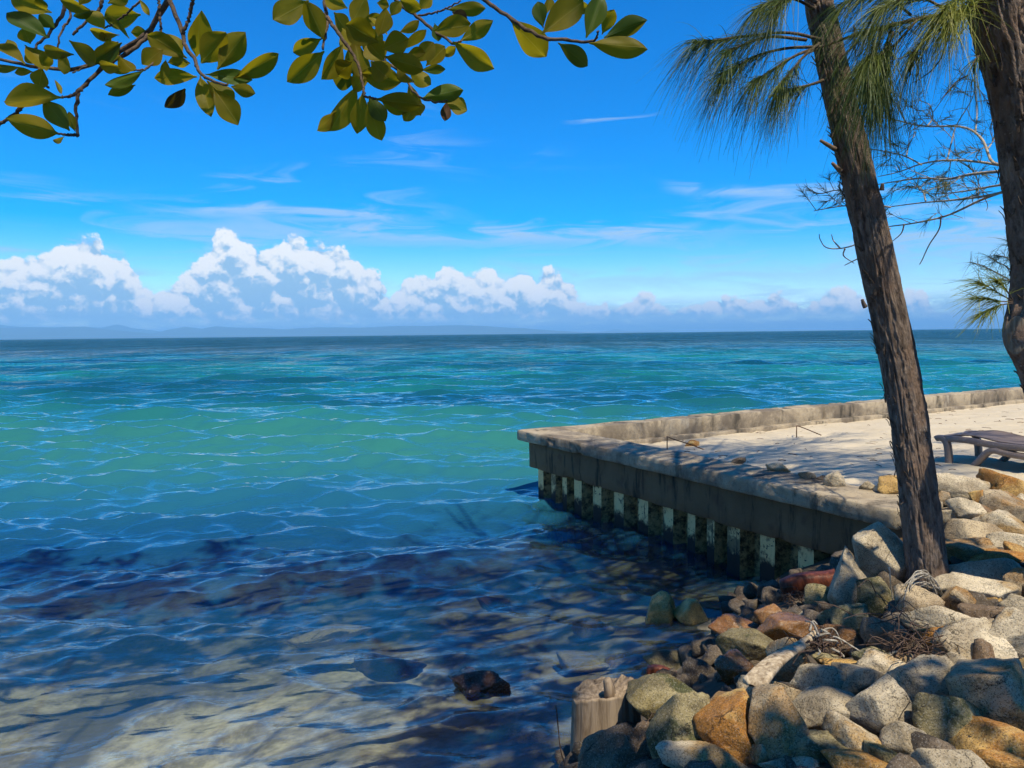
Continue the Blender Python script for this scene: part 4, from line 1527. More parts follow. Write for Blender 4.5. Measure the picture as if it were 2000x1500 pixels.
def needle_mat(name, a, b, tr_):
    m, t, out = new_mat(name)
    g = t.new('ShaderNodeNewGeometry')
    n = t.noise(g.outputs['Position'], 2.6, 3, 0.5)
    rnd = g.outputs['Random Per Island']
    c = t.mix(t.ramp(t.add(t.mul(n, 0.7), t.mul(rnd, 0.4)), 0.35, 0.8), a, b)
    d = t.new('ShaderNodeBsdfPrincipled')
    t.put(d.inputs['Base Color'], c)
    d.inputs['Roughness'].default_value = 0.5
    d.inputs['Specular IOR Level'].default_value = 0.35
    tl = t.new('ShaderNodeBsdfTranslucent')
    t.put(tl.inputs['Color'], c)
    mx = t.new('ShaderNodeMixShader')
    mx.inputs[0].default_value = tr_
    t.t.links.new(d.outputs[0], mx.inputs[1])
    t.t.links.new(tl.outputs[0], mx.inputs[2])
    t.t.links.new(mx.outputs[0], out.inputs['Surface'])
    return m


mat_needle = needle_mat("casuarina_needles", (0.028, 0.070, 0.022), (0.150, 0.185, 0.035), 0.35)
mat_needle_y = needle_mat("young_needles", (0.14, 0.18, 0.025), (0.36, 0.36, 0.07), 0.35)


def trunk_mesh(name, pts, rad, seed, nseg=150, nlen=520, depth=0.014, bulge=None):
    path = smooth_path(pts, nlen)
    r = np.interp(np.linspace(0, 1, nlen), np.linspace(0, 1, len(rad)), rad)
    V, F = tube_arrays(path, r, nseg)
    s = np.concatenate([[0], np.cumsum(np.linalg.norm(np.diff(path, axis=0), axis=1))])
    S = np.repeat(s, nseg)
    th = np.tile(np.linspace(0, 2 * np.pi, nseg, endpoint=False), nlen)
    C = np.repeat(path, nseg, 0)
    N = V - C
    R = np.linalg.norm(N, axis=1)
    N /= R[:, None]
    cyl = np.stack([np.cos(th), np.sin(th), S], -1)
    warp = (fbm(np.stack([np.cos(th) * 2.0, np.sin(th) * 2.0, S * 2.2], -1), 3, seed + 50) - 0.5) * 1.4
    q = fbm(np.stack([np.cos(th + warp * 0.35) * 7.0, np.sin(th + warp * 0.35) * 7.0, S * 4.2 + warp * 1.6], -1), 4, seed, 0.55)
    fiss = np.abs(q - 0.5) * 2
    plate = np.clip(fiss / 0.22, 0, 1) ** 0.7
    flaky = fbm(np.stack([np.cos(th) * 10, np.sin(th) * 10, S * 6], -1), 4, seed + 7, 0.6) - 0.5
    lump = fbm(np.stack([np.cos(th) * 1.3, np.sin(th) * 1.3, S * 1.5], -1), 3, seed + 9) - 0.5
    disp = (plate - 1) * depth + flaky * depth * 0.9 + lump * 0.035
    if bulge is not None:
        for (bp, br, bh) in bulge:
            d2 = ((V - np.array(bp)) ** 2).sum(1)
            disp = disp + bh * np.exp(-d2 / (br * br))
    V = V + N * disp[:, None]
    me = np_mesh(name, V, F)
    a = me.attributes.new("barkuv", 'FLOAT_VECTOR', 'POINT')
    uv = np.stack([np.cos(th) * 0.12, np.sin(th) * 0.12, S], -1).astype(np.float32)
    a.data.foreach_set("vector", uv.ravel())
    return me, path, r


def needles(name, specs, mat, parent, seed, width=0.003, segs=5):
    """specs: list of (origins (n,3), dirs (n,3), lengths (n,), droop)"""
    r_ = np.random.default_rng(seed)
    Vs, Fs, o = [], [], 0
    for O, D, L, droop in specs:
        n = len(O)
        D = D / (np.linalg.norm(D, axis=1)[:, None] + 1e-9)
        side_ = np.cross(D, r_.normal(size=(n, 3)))
        side_ /= np.linalg.norm(side_, axis=1)[:, None] + 1e-9
        dr = droop * r_.uniform(0.6, 1.3, n)
        bend = r_.normal(0, 0.05, (n, 3))
        rows = []
        for k in range(segs + 1):
            f = k / segs
            P = O + D * (L * f)[:, None] + np.array([0, 0, -1.0]) * (dr * L * f ** 1.7)[:, None] + bend * (L * f * f)[:, None]
            w = width * (1.0 - 0.75 * f)
            rows.append(P - side_ * w / 2)
            rows.append(P + side_ * w / 2)
        V = np.stack(rows, 1)
        base = np.arange(n)[:, None] * (2 * (segs + 1))
        f4 = np.array([[2 * k, 2 * k + 1, 2 * k + 3, 2 * k + 2] for k in range(segs)])
        F = (base[:, :, None] + f4[None]).reshape(-1, 4)
        Vs.append(V.reshape(-1, 3))
        Fs.append(F + o)
        o += V.shape[0] * V.shape[1]
    ob = obj(name, np_mesh(name, np.vstack(Vs), np.vstack(Fs)), mat, parent)
    tag(ob, kind="stuff")
    return ob


def spray(path, n, length, spread, droop, r_, t0=0.25, fwd=0.8):
    """needles leaving a branch: forward along it, fanned out, drooping"""
    path = np.asarray(path, float)
    m = len(path)
    f = t0 + (1 - t0) * r_.uniform(0, 1, n) ** 0.8
    i = np.clip((f * (m - 1)).astype(int), 0, m - 2)
    w = (f * (m - 1) - i)[:, None]
    O = path[i] * (1 - w) + path[i + 1] * w
    T = path[i + 1] - path[i]
    T = T / (np.linalg.norm(T, axis=1)[:, None] + 1e-9)
    D = T * fwd + r_.normal(0, spread, (n, 3))
    return O, D, length * r_.uniform(0.55, 1.1, n), droop


def px_path(pts, d0, d1, n=16):
    k = len(pts)
    return smooth_path([at(a_, b_, d0 + (d1 - d0) * i / max(1, k - 1)) for i, (a_, b_) in enumerate(pts)], n)


def branch(pts, d0, d1, r0, r1, parent, mat=None, n=18, label=None):
    P = px_path(pts, d0, d1, n)
    o = obj("branch", tubes_mesh("branch", [(P, np.linspace(r0, r1, n))], 7), mat or mat_twig, parent)
    if label: o["label"] = label
    return P


def crown_limbs(tree_path, z0, z1, n, lmin, lmax, r_, parent, specs, per, nl, bias=None, jit=1.0):
    """upper boughs of a casuarina with hanging branchlets, above the picture"""
    zs = tree_path[:, 2]
    for i in range(n):
        z = z0 + (z1 - z0) * (i + r_.uniform(0, 1)) / n
        k = int(np.argmin(np.abs(zs - z)))
        p0 = tree_path[k]
        a_ = r_.uniform(0, 6.28) if bias is None else bias + r_.normal(0, jit)
        L = r_.uniform(lmin, lmax) * (1.15 - 0.5 * (z - z0) / (z1 - z0))
        d_ = np.array([math.cos(a_), math.sin(a_), r_.uniform(0.15, 0.55)])
        p1 = p0 + d_ * L * 0.5
        p2 = p0 + d_ * L + np.array([0, 0, -0.12 * L])
        if p2[2] < 2.4 + 0.47 * max(p2[1], 0) + 0.35 or p1[2] < 2.4 + 0.47 * max(p1[1], 0) + 0.35:
            continue
        P = smooth_path([p0, p1, p2], 14)
        obj("branch", tubes_mesh("branch", [(P, np.linspace(0.032, 0.007, 14))], 6), mat_twig, parent)
        for s in range(int(4 + 3.2 * L)):
            f = r_.uniform(0.25, 1.0)
            q0 = P[int(f * 13)]
            b_ = a_ + r_.normal(0, 0.9)
            l2 = r_.uniform(0.3, 0.9)
            q1 = q0 + np.array([math.cos(b_), math.sin(b_), r_.uniform(-0.1, 0.3)]) * l2
            if q1[2] - 0.3 < 2.4 + 0.46 * max(q1[1], 0) or blocked_gap((q0 + q1) / 2):
                continue
            specs.append(spray(smooth_path([q0, (q0 + q1) / 2 + [0, 0, 0.04], q1], 8), per, nl, 0.55, 0.7, r_, 0.05))


rc = np.random.default_rng(21)
# ---- the leaning tree
baseA = at(1815, 1165, 5.05)
treeA = empty("casuarina_tree", baseA)
tag(treeA, "leaning casuarina tree with rough brown bark rooted among the rocks", "tree", "casuarina trees")
ptsA = [at(1826, 1260, 5.06), at(1813, 1150, 5.05), at(1809, 1100, 5.05), at(1787, 913, 5.05), at(1760, 740, 5.05), at(1710, 500, 5.03), at(1654, 250, 5.0), at(1615, 80, 5.0), at(1594, -20, 5.0)]
top = np.array(ptsA[-1])
dirA = np.array(ptsA[-1]) - np.array(ptsA[-3])
dirA /= np.linalg.norm(dirA)
ptsA += [Vector(top + dirA * 0.9 + [0.05, 0, 0.05]), Vector(top + dirA * 2.0 + [0.15, 0.05, 0.1]), Vector(top + dirA * 3.4 + [0.4, 0.1, 0.1]), Vector(top + dirA * 4.6 + [0.6, 0.1, 0.0])]
radA = [0.215, 0.146, 0.126, 0.116, 0.114, 0.108, 0.097, 0.086, 0.080, 0.075, 0.058, 0.04, 0.015]
meA, pathA, _ = trunk_mesh("trunk", [list(p) for p in ptsA], radA, 4)
obj("trunk", meA, mat_bark, treeA)
for pts_ in ([(1632, 292), (1615, 282), (1602, 274)], [(1642, 335), (1632, 325), (1625, 318)], [(1690, 600), (1686, 592), (1684, 585)], [(1722, 372), (1723, 364), (1724, 358)]):
    P = px_path(pts_, 4.98, 4.97, 8)
    o = obj("branch_stub", tubes_mesh("branch_stub", [(P, np.linspace(0.016, 0.009, 8))], 7), mat_bark, treeA)

# ---- the tree cut by the right edge, with a burl
treeB = empty("casuarina_tree", at(2140, 1230, 4.5))
tag(treeB, "thick dark casuarina trunk with a burl, cut by the right edge of the photo", "tree", "casuarina trees")
ptsB = [at(2150, 1330, 4.5), at(2140, 1200, 4.5), at(2122, 980, 4.5), at(2098, 800, 4.5), at(2066, 690, 4.5), at(2052, 600, 4.5), at(2050, 500, 4.5), at(2030, 330, 4.5), at(1998, 150, 4.5), at(1960, -10, 4.5)]
topB = np.array(ptsB[-1])
dirB = np.array(ptsB[-1]) - np.array(ptsB[-3])
dirB /= np.linalg.norm(dirB)
ptsB += [Vector(topB + dirB * 1.2 + [0.1, 0, 0.1]), Vector(topB + dirB * 2.8 + [0.35, 0, 0.2]), Vector(topB + dirB * 4.6 + [0.7, 0.1, 0.2]), Vector(topB + dirB * 6.0 + [0.9, 0.1, 0.1])]
radB = [0.27, 0.25, 0.235, 0.225, 0.215, 0.200, 0.195, 0.195, 0.185, 0.175, 0.15, 0.11, 0.07, 0.02]
burl = at(1984, 652, 4.46)
meB, pathB, _ = trunk_mesh("trunk", [list(p) for p in ptsB], radB, 9, nseg=170, nlen=620, depth=0.018, bulge=[(tuple(burl), 0.15, 0.085), (tuple(at(1992, 700, 4.42)), 0.12, 0.045)])
obj("trunk", meB, mat_bark, treeB)
# healed cut on the burl: a shallow oval disc of grey wood with a raised rim
V0, F0 = ico(4)
nrmS = (Vector((-0.80, -0.60, 0.02))).normalized()
VB = np.array([v.co[:] for v in meB.vertices])
near_ = VB[np.linalg.norm(VB - np.array(at(1976, 648, 4.42)), axis=1) < 0.16]
sc0 = Vector(near_[np.argmax((near_ - np.array(burl)) @ np.array(nrmS))]) - nrmS * 0.016
MS = nrmS.to_track_quat('Z', 'Y').to_matrix()
rim = 1 + 0.35 * np.clip(np.hypot(V0[:, 0], V0[:, 1]) - 0.72, 0, 1)
Vd = V0 * np.array([0.058, 0.112, 0.009])
up_ = MS @ Vector((0, 1, 0))
Vd[:, 2] *= rim
o = obj("branch_scar", np_mesh("branch_scar", Vd @ np.array(MS).T + np.array(sc0), F0), mat_grey_wood, treeB)
o["label"] = "healed grey branch scar on the burl"


def flakes(parent, path, rad, n, seed, side_dir, zmin, zmax):
    """loose strips of bark peeling off the trunk"""
    r_ = np.random.default_rng(seed)
    Vs, Fs, o_ = [], [], 0
    for i in range(n):
        z = r_.uniform(zmin, zmax)
        k = int(np.argmin(np.abs(path[:, 2] - z)))
        T = path[min(k + 3, len(path) - 1)] - path[max(k - 3, 0)]
        T /= np.linalg.norm(T)
        a_ = side_dir + r_.normal(0, 0.5)
        N = np.array([math.cos(a_), math.sin(a_), 0])
        N -= T * (N @ T)
        N /= np.linalg.norm(N)
        B = np.cross(T, N)
        L, w = r_.uniform(0.03, 0.10), r_.uniform(0.006, 0.016)
        sg = 1 if r_.uniform() < 0.6 else -1
        p0 = path[k] + N * (np.interp(k, np.arange(len(path)), rad) - 0.006)
        P = [p0 + T * sg * L * f + N * (0.004 + 0.028 * f * f * r_.uniform(0.5, 1.2)) for f in (0, 0.35, 0.7, 1.0)]
        rows = []
        for j, p in enumerate(P):
            ww = w * (1 - 0.25 * j)
            rows += [p - B * ww, p + B * ww, p + B * ww + N * 0.004, p - B * ww + N * 0.004]
        Vs.append(np.array(rows))
        f_ = grid_faces(4, 4, True)
        Fs.append(f_ + o_)
        o_ += len(rows)
    ob = obj("bark_flakes", np_mesh("bark_flakes", np.vstack(Vs), np.vstack(Fs), False), mat_twig, parent)
    tag(ob, kind="stuff")


flakes(treeA, pathA, np.interp(np.linspace(0, 1, len(pathA)), np.linspace(0, 1, len(radA)), radA), 70, 3, math.pi, 1.0, 4.4)
flakes(treeB, pathB, np.interp(np.linspace(0, 1, len(pathB)), np.linspace(0, 1, len(radB)), radB), 80, 5, math.pi * 1.05, 1.6, 4.6)

# ---- needles of the leaning tree
specA = []
for pts_, d0, d1, n, ln in (
        ([(1606, 78), (1540, 64), (1460, 70), (1400, 78), (1362, 82)], 4.95, 4.75, 300, 0.36),
        ([(1604, 92), (1540, 94), (1480, 108), (1440, 128), (1412, 142)], 4.92, 4.7, 280, 0.33),
        ([(1600, 92), (1555, 108), (1505, 138), (1470, 160)], 4.9, 4.65, 240, 0.30),
        ([(1600, 85), (1570, 110), (1545, 140), (1520, 168)], 4.88, 4.6, 200, 0.28),
        ([(1608, 157), (1588, 164), (1562, 170), (1535, 176)], 4.92, 4.8, 190, 0.28),
        ([(1596, 20), (1550, -2), (1505, 4), (1478, 18)], 4.95, 4.8, 240, 0.30),
        ([(1594, 5), (1560, -10), (1530, 0), (1510, 20)], 4.9, 4.7, 220, 0.30),
        ([(1575, 78), (1500, 72), (1440, 92), (1420, 100)], 4.85, 4.7, 150, 0.30)):
    P = branch(pts_, d0, d1, 0.011, 0.003, treeA)
    specA.append(spray(P, n, ln, 0.26, 0.85, rc, 0.34, 0.75))
crown_limbs(pathA, 5.6, 8.6, 15, 1.3, 2.4, rc, treeA, specA, 34, 0.32)
needles("foliage", specA, mat_needle, treeA, 2, 0.0042)

# ---- needles of the right-hand tree, reaching across in front of the leaning one
specB, specY = [], []
main = [(1935, 20), (1880, 26), (1800, 36), (1720, 55), (1660, 72), (1605, 92), (1580, 104)]
P = branch(main, 4.5, 4.55, 0.016, 0.004, treeB, n=28)
specB.append(spray(P[:17], 480, 0.30, 0.34, 0.8, rc, 0.1, 0.6))
for pts_, d0, d1, n, ln in (
        ([(1790, 40), (1750, 85), (1725, 104), (1708, 112), (1694, 116)], 4.5, 4.4, 260, 0.30),
        ([(1722, 60), (1712, 95), (1698, 118), (1690, 126)], 4.5, 4.42, 240, 0.30),
        ([(1740, 58), (1725, 105), (1712, 140), (1705, 158)], 4.55, 4.5, 260, 0.31),
        ([(1745, 62), (1735, 95), (1728, 150), (1726, 168)], 4.62, 4.6, 240, 0.28),
        ([(1840, 34), (1815, 62), (1790, 95), (1782, 104)], 4.52, 4.45, 170, 0.27),
        ([(1780, 30), (1740, 0), (1690, -10), (1640, 8)], 4.45, 4.5, 300, 0.30),
        ([(1850, 20), (1800, -4), (1750, 2), (1712, 20)], 4.4, 4.4, 300, 0.29),
        ([(1715, 66), (1706, 90), (1702, 130), (1704, 158)], 4.62, 4.6, 200, 0.26),
        ([(1640, 84), (1632, 110), (1645, 150)], 4.5, 4.48, 26, 0.2),
        ([(1922, 100), (1906, 116), (1900, 128)], 4.5, 4.45, 46, 0.24)):
    P = branch(pts_, d0, d1, 0.008, 0.0025, treeB)
    specB.append(spray(P, n, ln, 0.27, 0.95, rc, 0.15, 0.7))
for pts_, d0, d1, n, ln in (
        ([(1930, 22), (1895, 12), (1870, 26), (1850, 50)], 4.45, 4.35, 300, 0.27),
        ([(1928, 5), (1890, -6), (1862, 6), (1840, 26)], 4.45, 4.35, 260, 0.27)):
    P = branch(pts_, d0, d1, 0.008, 0.0025, treeB)
    specY.append(spray(P, n, ln, 0.36, 0.7, rc, 0.1, 0.6))
# bare twigs hanging through the sky gap
for pts_ in ([(1850, 60), (1842, 105), (1822, 135), (1800, 152), (1782, 162)], [(1890, 148), (1870, 158), (1850, 180), (1838, 194)], [(1830, 30), (1800, 90), (1770, 110), (1735, 118)], [(1668, 50), (1671, 110)]):
    branch(pts_, 4.5, 4.45, 0.005, 0.002, treeB)
# young spray on the burl
for k, pts_ in enumerate(([(1978, 588), (1955, 575), (1930, 560), (1912, 552)], [(1978, 590), (1952, 588), (1928, 584), (1908, 582)], [(1978, 592), (1955, 596), (1935, 606), (1920, 612)], [(1978, 586), (1962, 562), (1946, 548)])):
    P = branch(pts_, 4.34, 4.2, 0.004, 0.002, treeB)
    specY.append(spray(P, 105, 0.20, 0.27, 0.25, rc, 0.2, 0.95))
crown_limbs(pathB, 5.2, 9.8, 24, 1.5, 3.0, rc, treeB, specB, 30, 0.34)
crown_limbs(pathB, 5.6, 9.6, 34, 3.2, 6.2, rc, treeB, specB, 62, 0.36, bias=0.62, jit=0.38)
# unseen long boughs added along the sun's path to shade the terrace
for k in range(18):
    T_ = np.array([rc.uniform(1.2, 5.2), rc.uniform(7.2, 11.2), 0.85])
    z_ = max(rc.uniform(6.2, 7.6), 0)
    E_ = T_ + SUNV * (z_ - 0.85) / SUNV[2]
    E_[2] = max(E_[2], 2.4 + 0.48 * E_[1] + 0.6)
    S_ = pathB[int(np.argmin(np.abs(pathB[:, 2] - rc.uniform(5.2, 6.6))))]
    P = smooth_path([S_, (S_ + E_) / 2 + np.array([0, 0, 0.5]), E_], 22)
    if np.any(P[3:, 2] < 2.4 + 0.46 * np.maximum(P[3:, 1], 0)):
        continue
    obj("branch", tubes_mesh("branch", [(P, np.linspace(0.035, 0.006, 22))], 6), mat_twig, treeB)
    for m_i in range(9):
        q0 = P[int(rc.uniform(0.45, 1.0) * 21)]
        b_ = rc.uniform(0, 6.28)
        q1 = q0 + np.array([math.cos(b_), math.sin(b_), rc.uniform(0.0, 0.4)]) * rc.uniform(0.3, 0.8)
        specB.append(spray(smooth_path([q0, (q0 + q1) / 2 + [0, 0, 0.05], q1], 8), 60, 0.30, 0.5, 0.4, rc, 0.05))
needles("foliage", specB, mat_needle, treeB, 3, 0.0042)
needles("foliage", specY, mat_needle_y, treeB, 4, 0.0042)

# thin grey branches behind both trunks, sparsely leaved
specF = []
FAR = [
    [(1985, 318), (1940, 318), (1918, 272), (1880, 248), (1800, 246), (1725, 230), (1690, 240)],
    [(1985, 330), (1965, 325), (1910, 316), (1850, 313), (1800, 320), (1755, 336), (1715, 345)],
    [(1985, 332), (1900, 340), (1850, 350), (1800, 348), (1740, 356), (1705, 362)],
    [(1985, 366), (1970, 371), (1915, 391), (1850, 421), (1785, 436), (1740, 442), (1728, 446)],
    [(1985, 368), (1930, 382), (1860, 391), (1800, 396), (1730, 405)],
    [(1985, 360), (1950, 362), (1880, 374), (1820, 380)],
    [(1800, 322), (1770, 306), (1740, 298), (1700, 292), (1665, 300)],
    [(1838, 422), (1834, 448), (1815, 478), (1800, 510), (1796, 516)],
    [(1766, 438), (1760, 456), (1742, 472)],
    [(1850, 312), (1858, 280), (1868, 245), (1895, 200), (1905, 175)],
    [(1905, 262), (1908, 215), (1903, 165), (1904, 140)],
    [(1808, 392), (1800, 370), (1775, 355)],
    [(1740, 405), (1690, 395), (1640, 372), (1600, 378), (1572, 363)],
    [(1700, 402), (1650, 402), (1610, 408), (1590, 412)],
    [(1740, 446), (1690, 470), (1650, 484), (1615, 484), (1602, 468), (1600, 458)],
    [(1690, 500), (1670, 508), (1650, 518)],
    [(1640, 484), (1628, 470), (1624, 458)],
    [(1650, 486), (1648, 500), (1668, 514)],
    [(1770, 306), (1776, 282), (1790, 258)],
    [(1930, 290), (1938, 278), (1945, 262)],
    [(1812, 246), (1822, 228), (1815, 205), (1796, 196)],
    [(1770, 240), (1760, 222), (1752, 200)],
]
for i, pts_ in enumerate(FAR):
    main_ = i < 6
    dd0, dd1 = (4.75, 6.3) if main_ else (5.6, 6.1)
    P = branch(pts_, dd0, dd1, 0.0105 if main_ else 0.006, 0.0032 if main_ else 0.003, treeB, mat_greytwig, 26)
    for k in range(9 if main_ else 5):
        f = rc.uniform(0.25, 1.0)
        q0 = P[int(f * 25)]
        if q0[2] < 3.2 and not main_:
            continue
        b_ = np.array([rc.normal(-0.3, 0.6), rc.normal(0, 0.5), rc.normal(0.25, 0.5)])
        q1 = q0 + b_ / np.linalg.norm(b_) * rc.uniform(0.10, 0.30)
        P2 = smooth_path([q0, (q0 + q1) / 2 + rc.normal(0, 0.02, 3), q1], 8)
        obj("twig", tubes_mesh("twig", [(P2, np.linspace(0.003, 0.0016, 8))], 5), mat_greytwig, treeB)
        if rc.uniform() < (0.95 if P2[-1][2] > 3.35 else 0.5):
            specF.append(spray(P2, 26, 0.12, 0.36, 0.15, rc, 0.3, 0.8))
# denser sprays showing past the right trunk
for pts_ in ([(1995, 560), (1960, 540), (1925, 522), (1895, 512)], [(1995, 530), (1970, 505), (1945, 498)], [(1992, 500), (1978, 485), (1968, 470)], [(1995, 545), (1965, 520), (1948, 512), (1930, 500)], [(1995, 560), (1970, 548), (1950, 545)]):
    P = branch(pts_, 6.6, 6.3, 0.007, 0.003, treeB, mat_greytwig, 14)
    specF.append(spray(P, 90, 0.17, 0.5, 0.3, rc, 0.1, 0.6))
needles("foliage", specF, needle_mat("pale_needles", (0.055, 0.085, 0.03), (0.17, 0.18, 0.06), 0.3), treeB, 6, 0.0036, 3)

# ------------------------------------------------------------------ broadleaf tree over the viewer
def leaf_mat(name, a, b, vein, tr_):
    m, t, out = new_mat(name)
    tc_ = t.new('ShaderNodeTexCoord')
    ox, oy, oz = t.sep(tc_.outputs['Object'])
    oi = t.new('ShaderNodeObjectInfo')
    rnd = oi.outputs['Random']
    g = t.new('ShaderNodeNewGeometry')
    n = t.noise(t.vadd(tc_.outputs['Object'], t.xyz(t.mul(rnd, 20.0), 0.0, 0.0)), 2.2, 5, 0.6)
    c = t.mix(t.ramp(t.add(t.mul(n, 0.6), t.mul(rnd, 0.5)), 0.25, 0.85), a, b)
    c = t.mix(t.mul(t.ramp(t.noise(t.vadd(tc_.outputs['Object'], t.xyz(0.0, t.mul(rnd, 9.0), 3.0)), 7.0, 3), 0.68, 0.74), 0.6), c, (0.05, 0.025, 0.008))
    rib = t.ramp(t.m('ABSOLUTE', ox), 0.020, 0.006)
    side_v = t.m('SINE', t.add(t.mul(oy, 52.0), t.mul(t.m('ABSOLUTE', ox), 60.0)))
    c = t.mix(t.mul(rib, 0.6), c, vein)
    nb = t.bump(t.mul(rib, 0.6), 0.35, 0.01)
    d = t.new('ShaderNodeBsdfPrincipled')
    t.put(d.inputs['Base Color'], c)
    d.inputs['Roughness'].default_value = 0.5
    d.inputs['Specular IOR Level'].default_value = 0.15
    t.put(d.inputs['Normal'], nb)
    tl = t.new('ShaderNodeBsdfTranslucent')
    t.put(tl.inputs['Color'], t.mix(0.6, c, (0.46, 0.40, 0.012)))
    mx = t.new('ShaderNodeMixShader')
    mx.inputs[0].default_value = tr_
    t.t.links.new(d.outputs[0], mx.inputs[1])
    t.t.links.new(tl.outputs[0], mx.inputs[2])
    t.t.links.new(mx.outputs[0], out.inputs['Surface'])
    return m


mat_leaf = leaf_mat("olive_leaf", (0.125, 0.098, 0.005), (0.255, 0.195, 0.012), (0.31, 0.26, 0.05), 0.55)
mat_leaf_green = leaf_mat("green_leaf", (0.030, 0.060, 0.008), (0.075, 0.11, 0.012), (0.12, 0.15, 0.04), 0.35)
mat_leaf_dead = leaf_mat("dead_leaf", (0.05, 0.022, 0.014), (0.10, 0.055, 0.035), (0.12, 0.08, 0.05), 0.1)


def leaf_mesh(seed, aspect=1.0):
    """unit-long leaf along +y: obovate blade, keeled at the midrib, curled"""
    r_ = np.random.default_rng(seed)
    n, m = 13, 7
    pk = r_.uniform(0.50, 0.62)
    curl = r_.uniform(-0.22, 0.10)
    keel = r_.uniform(0.10, 0.30)
    bend = r_.uniform(-0.08, 0.08)
    V = []
    for i in range(n):
        f = i / (n - 1)
        a_ = f ** (math.log(0.5) / math.log(pk))
        w = 0.5 * max(0.0, math.sin(math.pi * a_)) ** 0.82
        if f < 0.10: w = max(w * 0.8, 0.035)
        if i == 0: w = 0.03
        if i == n - 1: w = 0.012
        for j in range(m):
            s = (j / (m - 1)) * 2 - 1
            x = s * w
            edge = 1 + 0.04 * math.sin(9 * f + 3 * s + seed)
            V.append((x * edge + bend * f * f, f, abs(x) * keel + curl * (f - 0.5) ** 2 + 0.015 * math.sin(7 * f + 4 * s + seed)))
    return np.array(V), grid_faces(n, m)


LEAVES = {}
for k in range(8):
    LEAVES[k] = leaf_mesh(40 + k)
leafdata = {}


def leaf_obj(base, tip, width, kind, parent, rl, facing=None):
    base, tip = Vector(base), Vector(tip)
    L = (tip - base).length
    y = (tip - base).normalized()
    view = (Vector((0, 0, CAM_H)) - (base + tip) / 2).normalized()
    z = view + Vector((rl.normal(0, 0.28), rl.normal(0, 0.28), rl.normal(0, 0.28)))
    z = (z - y * z.dot(y)).normalized()
    if rl.uniform() < 0.5:
        z = -z
    x = y.cross(z).normalized()
    k = int(rl.integers(0, 8))
    key = (k, kind)
    if key not in leafdata:
        V, F = LEAVES[k]
        me = np_mesh("leaf", V, F)
        me.materials.append({'o': mat_leaf, 'g': mat_leaf_green, 'd': mat_leaf_dead}[kind])
        leafdata[key] = me
    o = bpy.data.objects.new("leaf", leafdata[key])
    COL.objects.link(o)
    o.parent = parent
    M = Matrix((x * width, y * L, z * L)).transposed().to_4x4()
    M.translation = base
    o.matrix_world = M
    o.parent = parent
    o.matrix_parent_inverse = Matrix.Translation(parent.location).inverted()
    o.matrix_basis = M
    return o


TB = Vector((-2.6, -1.2, 0.82))
broad = empty("broadleaf_tree", TB)
tag(broad, "broadleaf tree whose olive-leaved twigs hang into the top of the view", "tree")

C1 = lambda x, y: (x / 3.0303, y / 3.0303)
C2 = lambda x, y: (500 + x / 2.5, y / 2.5)
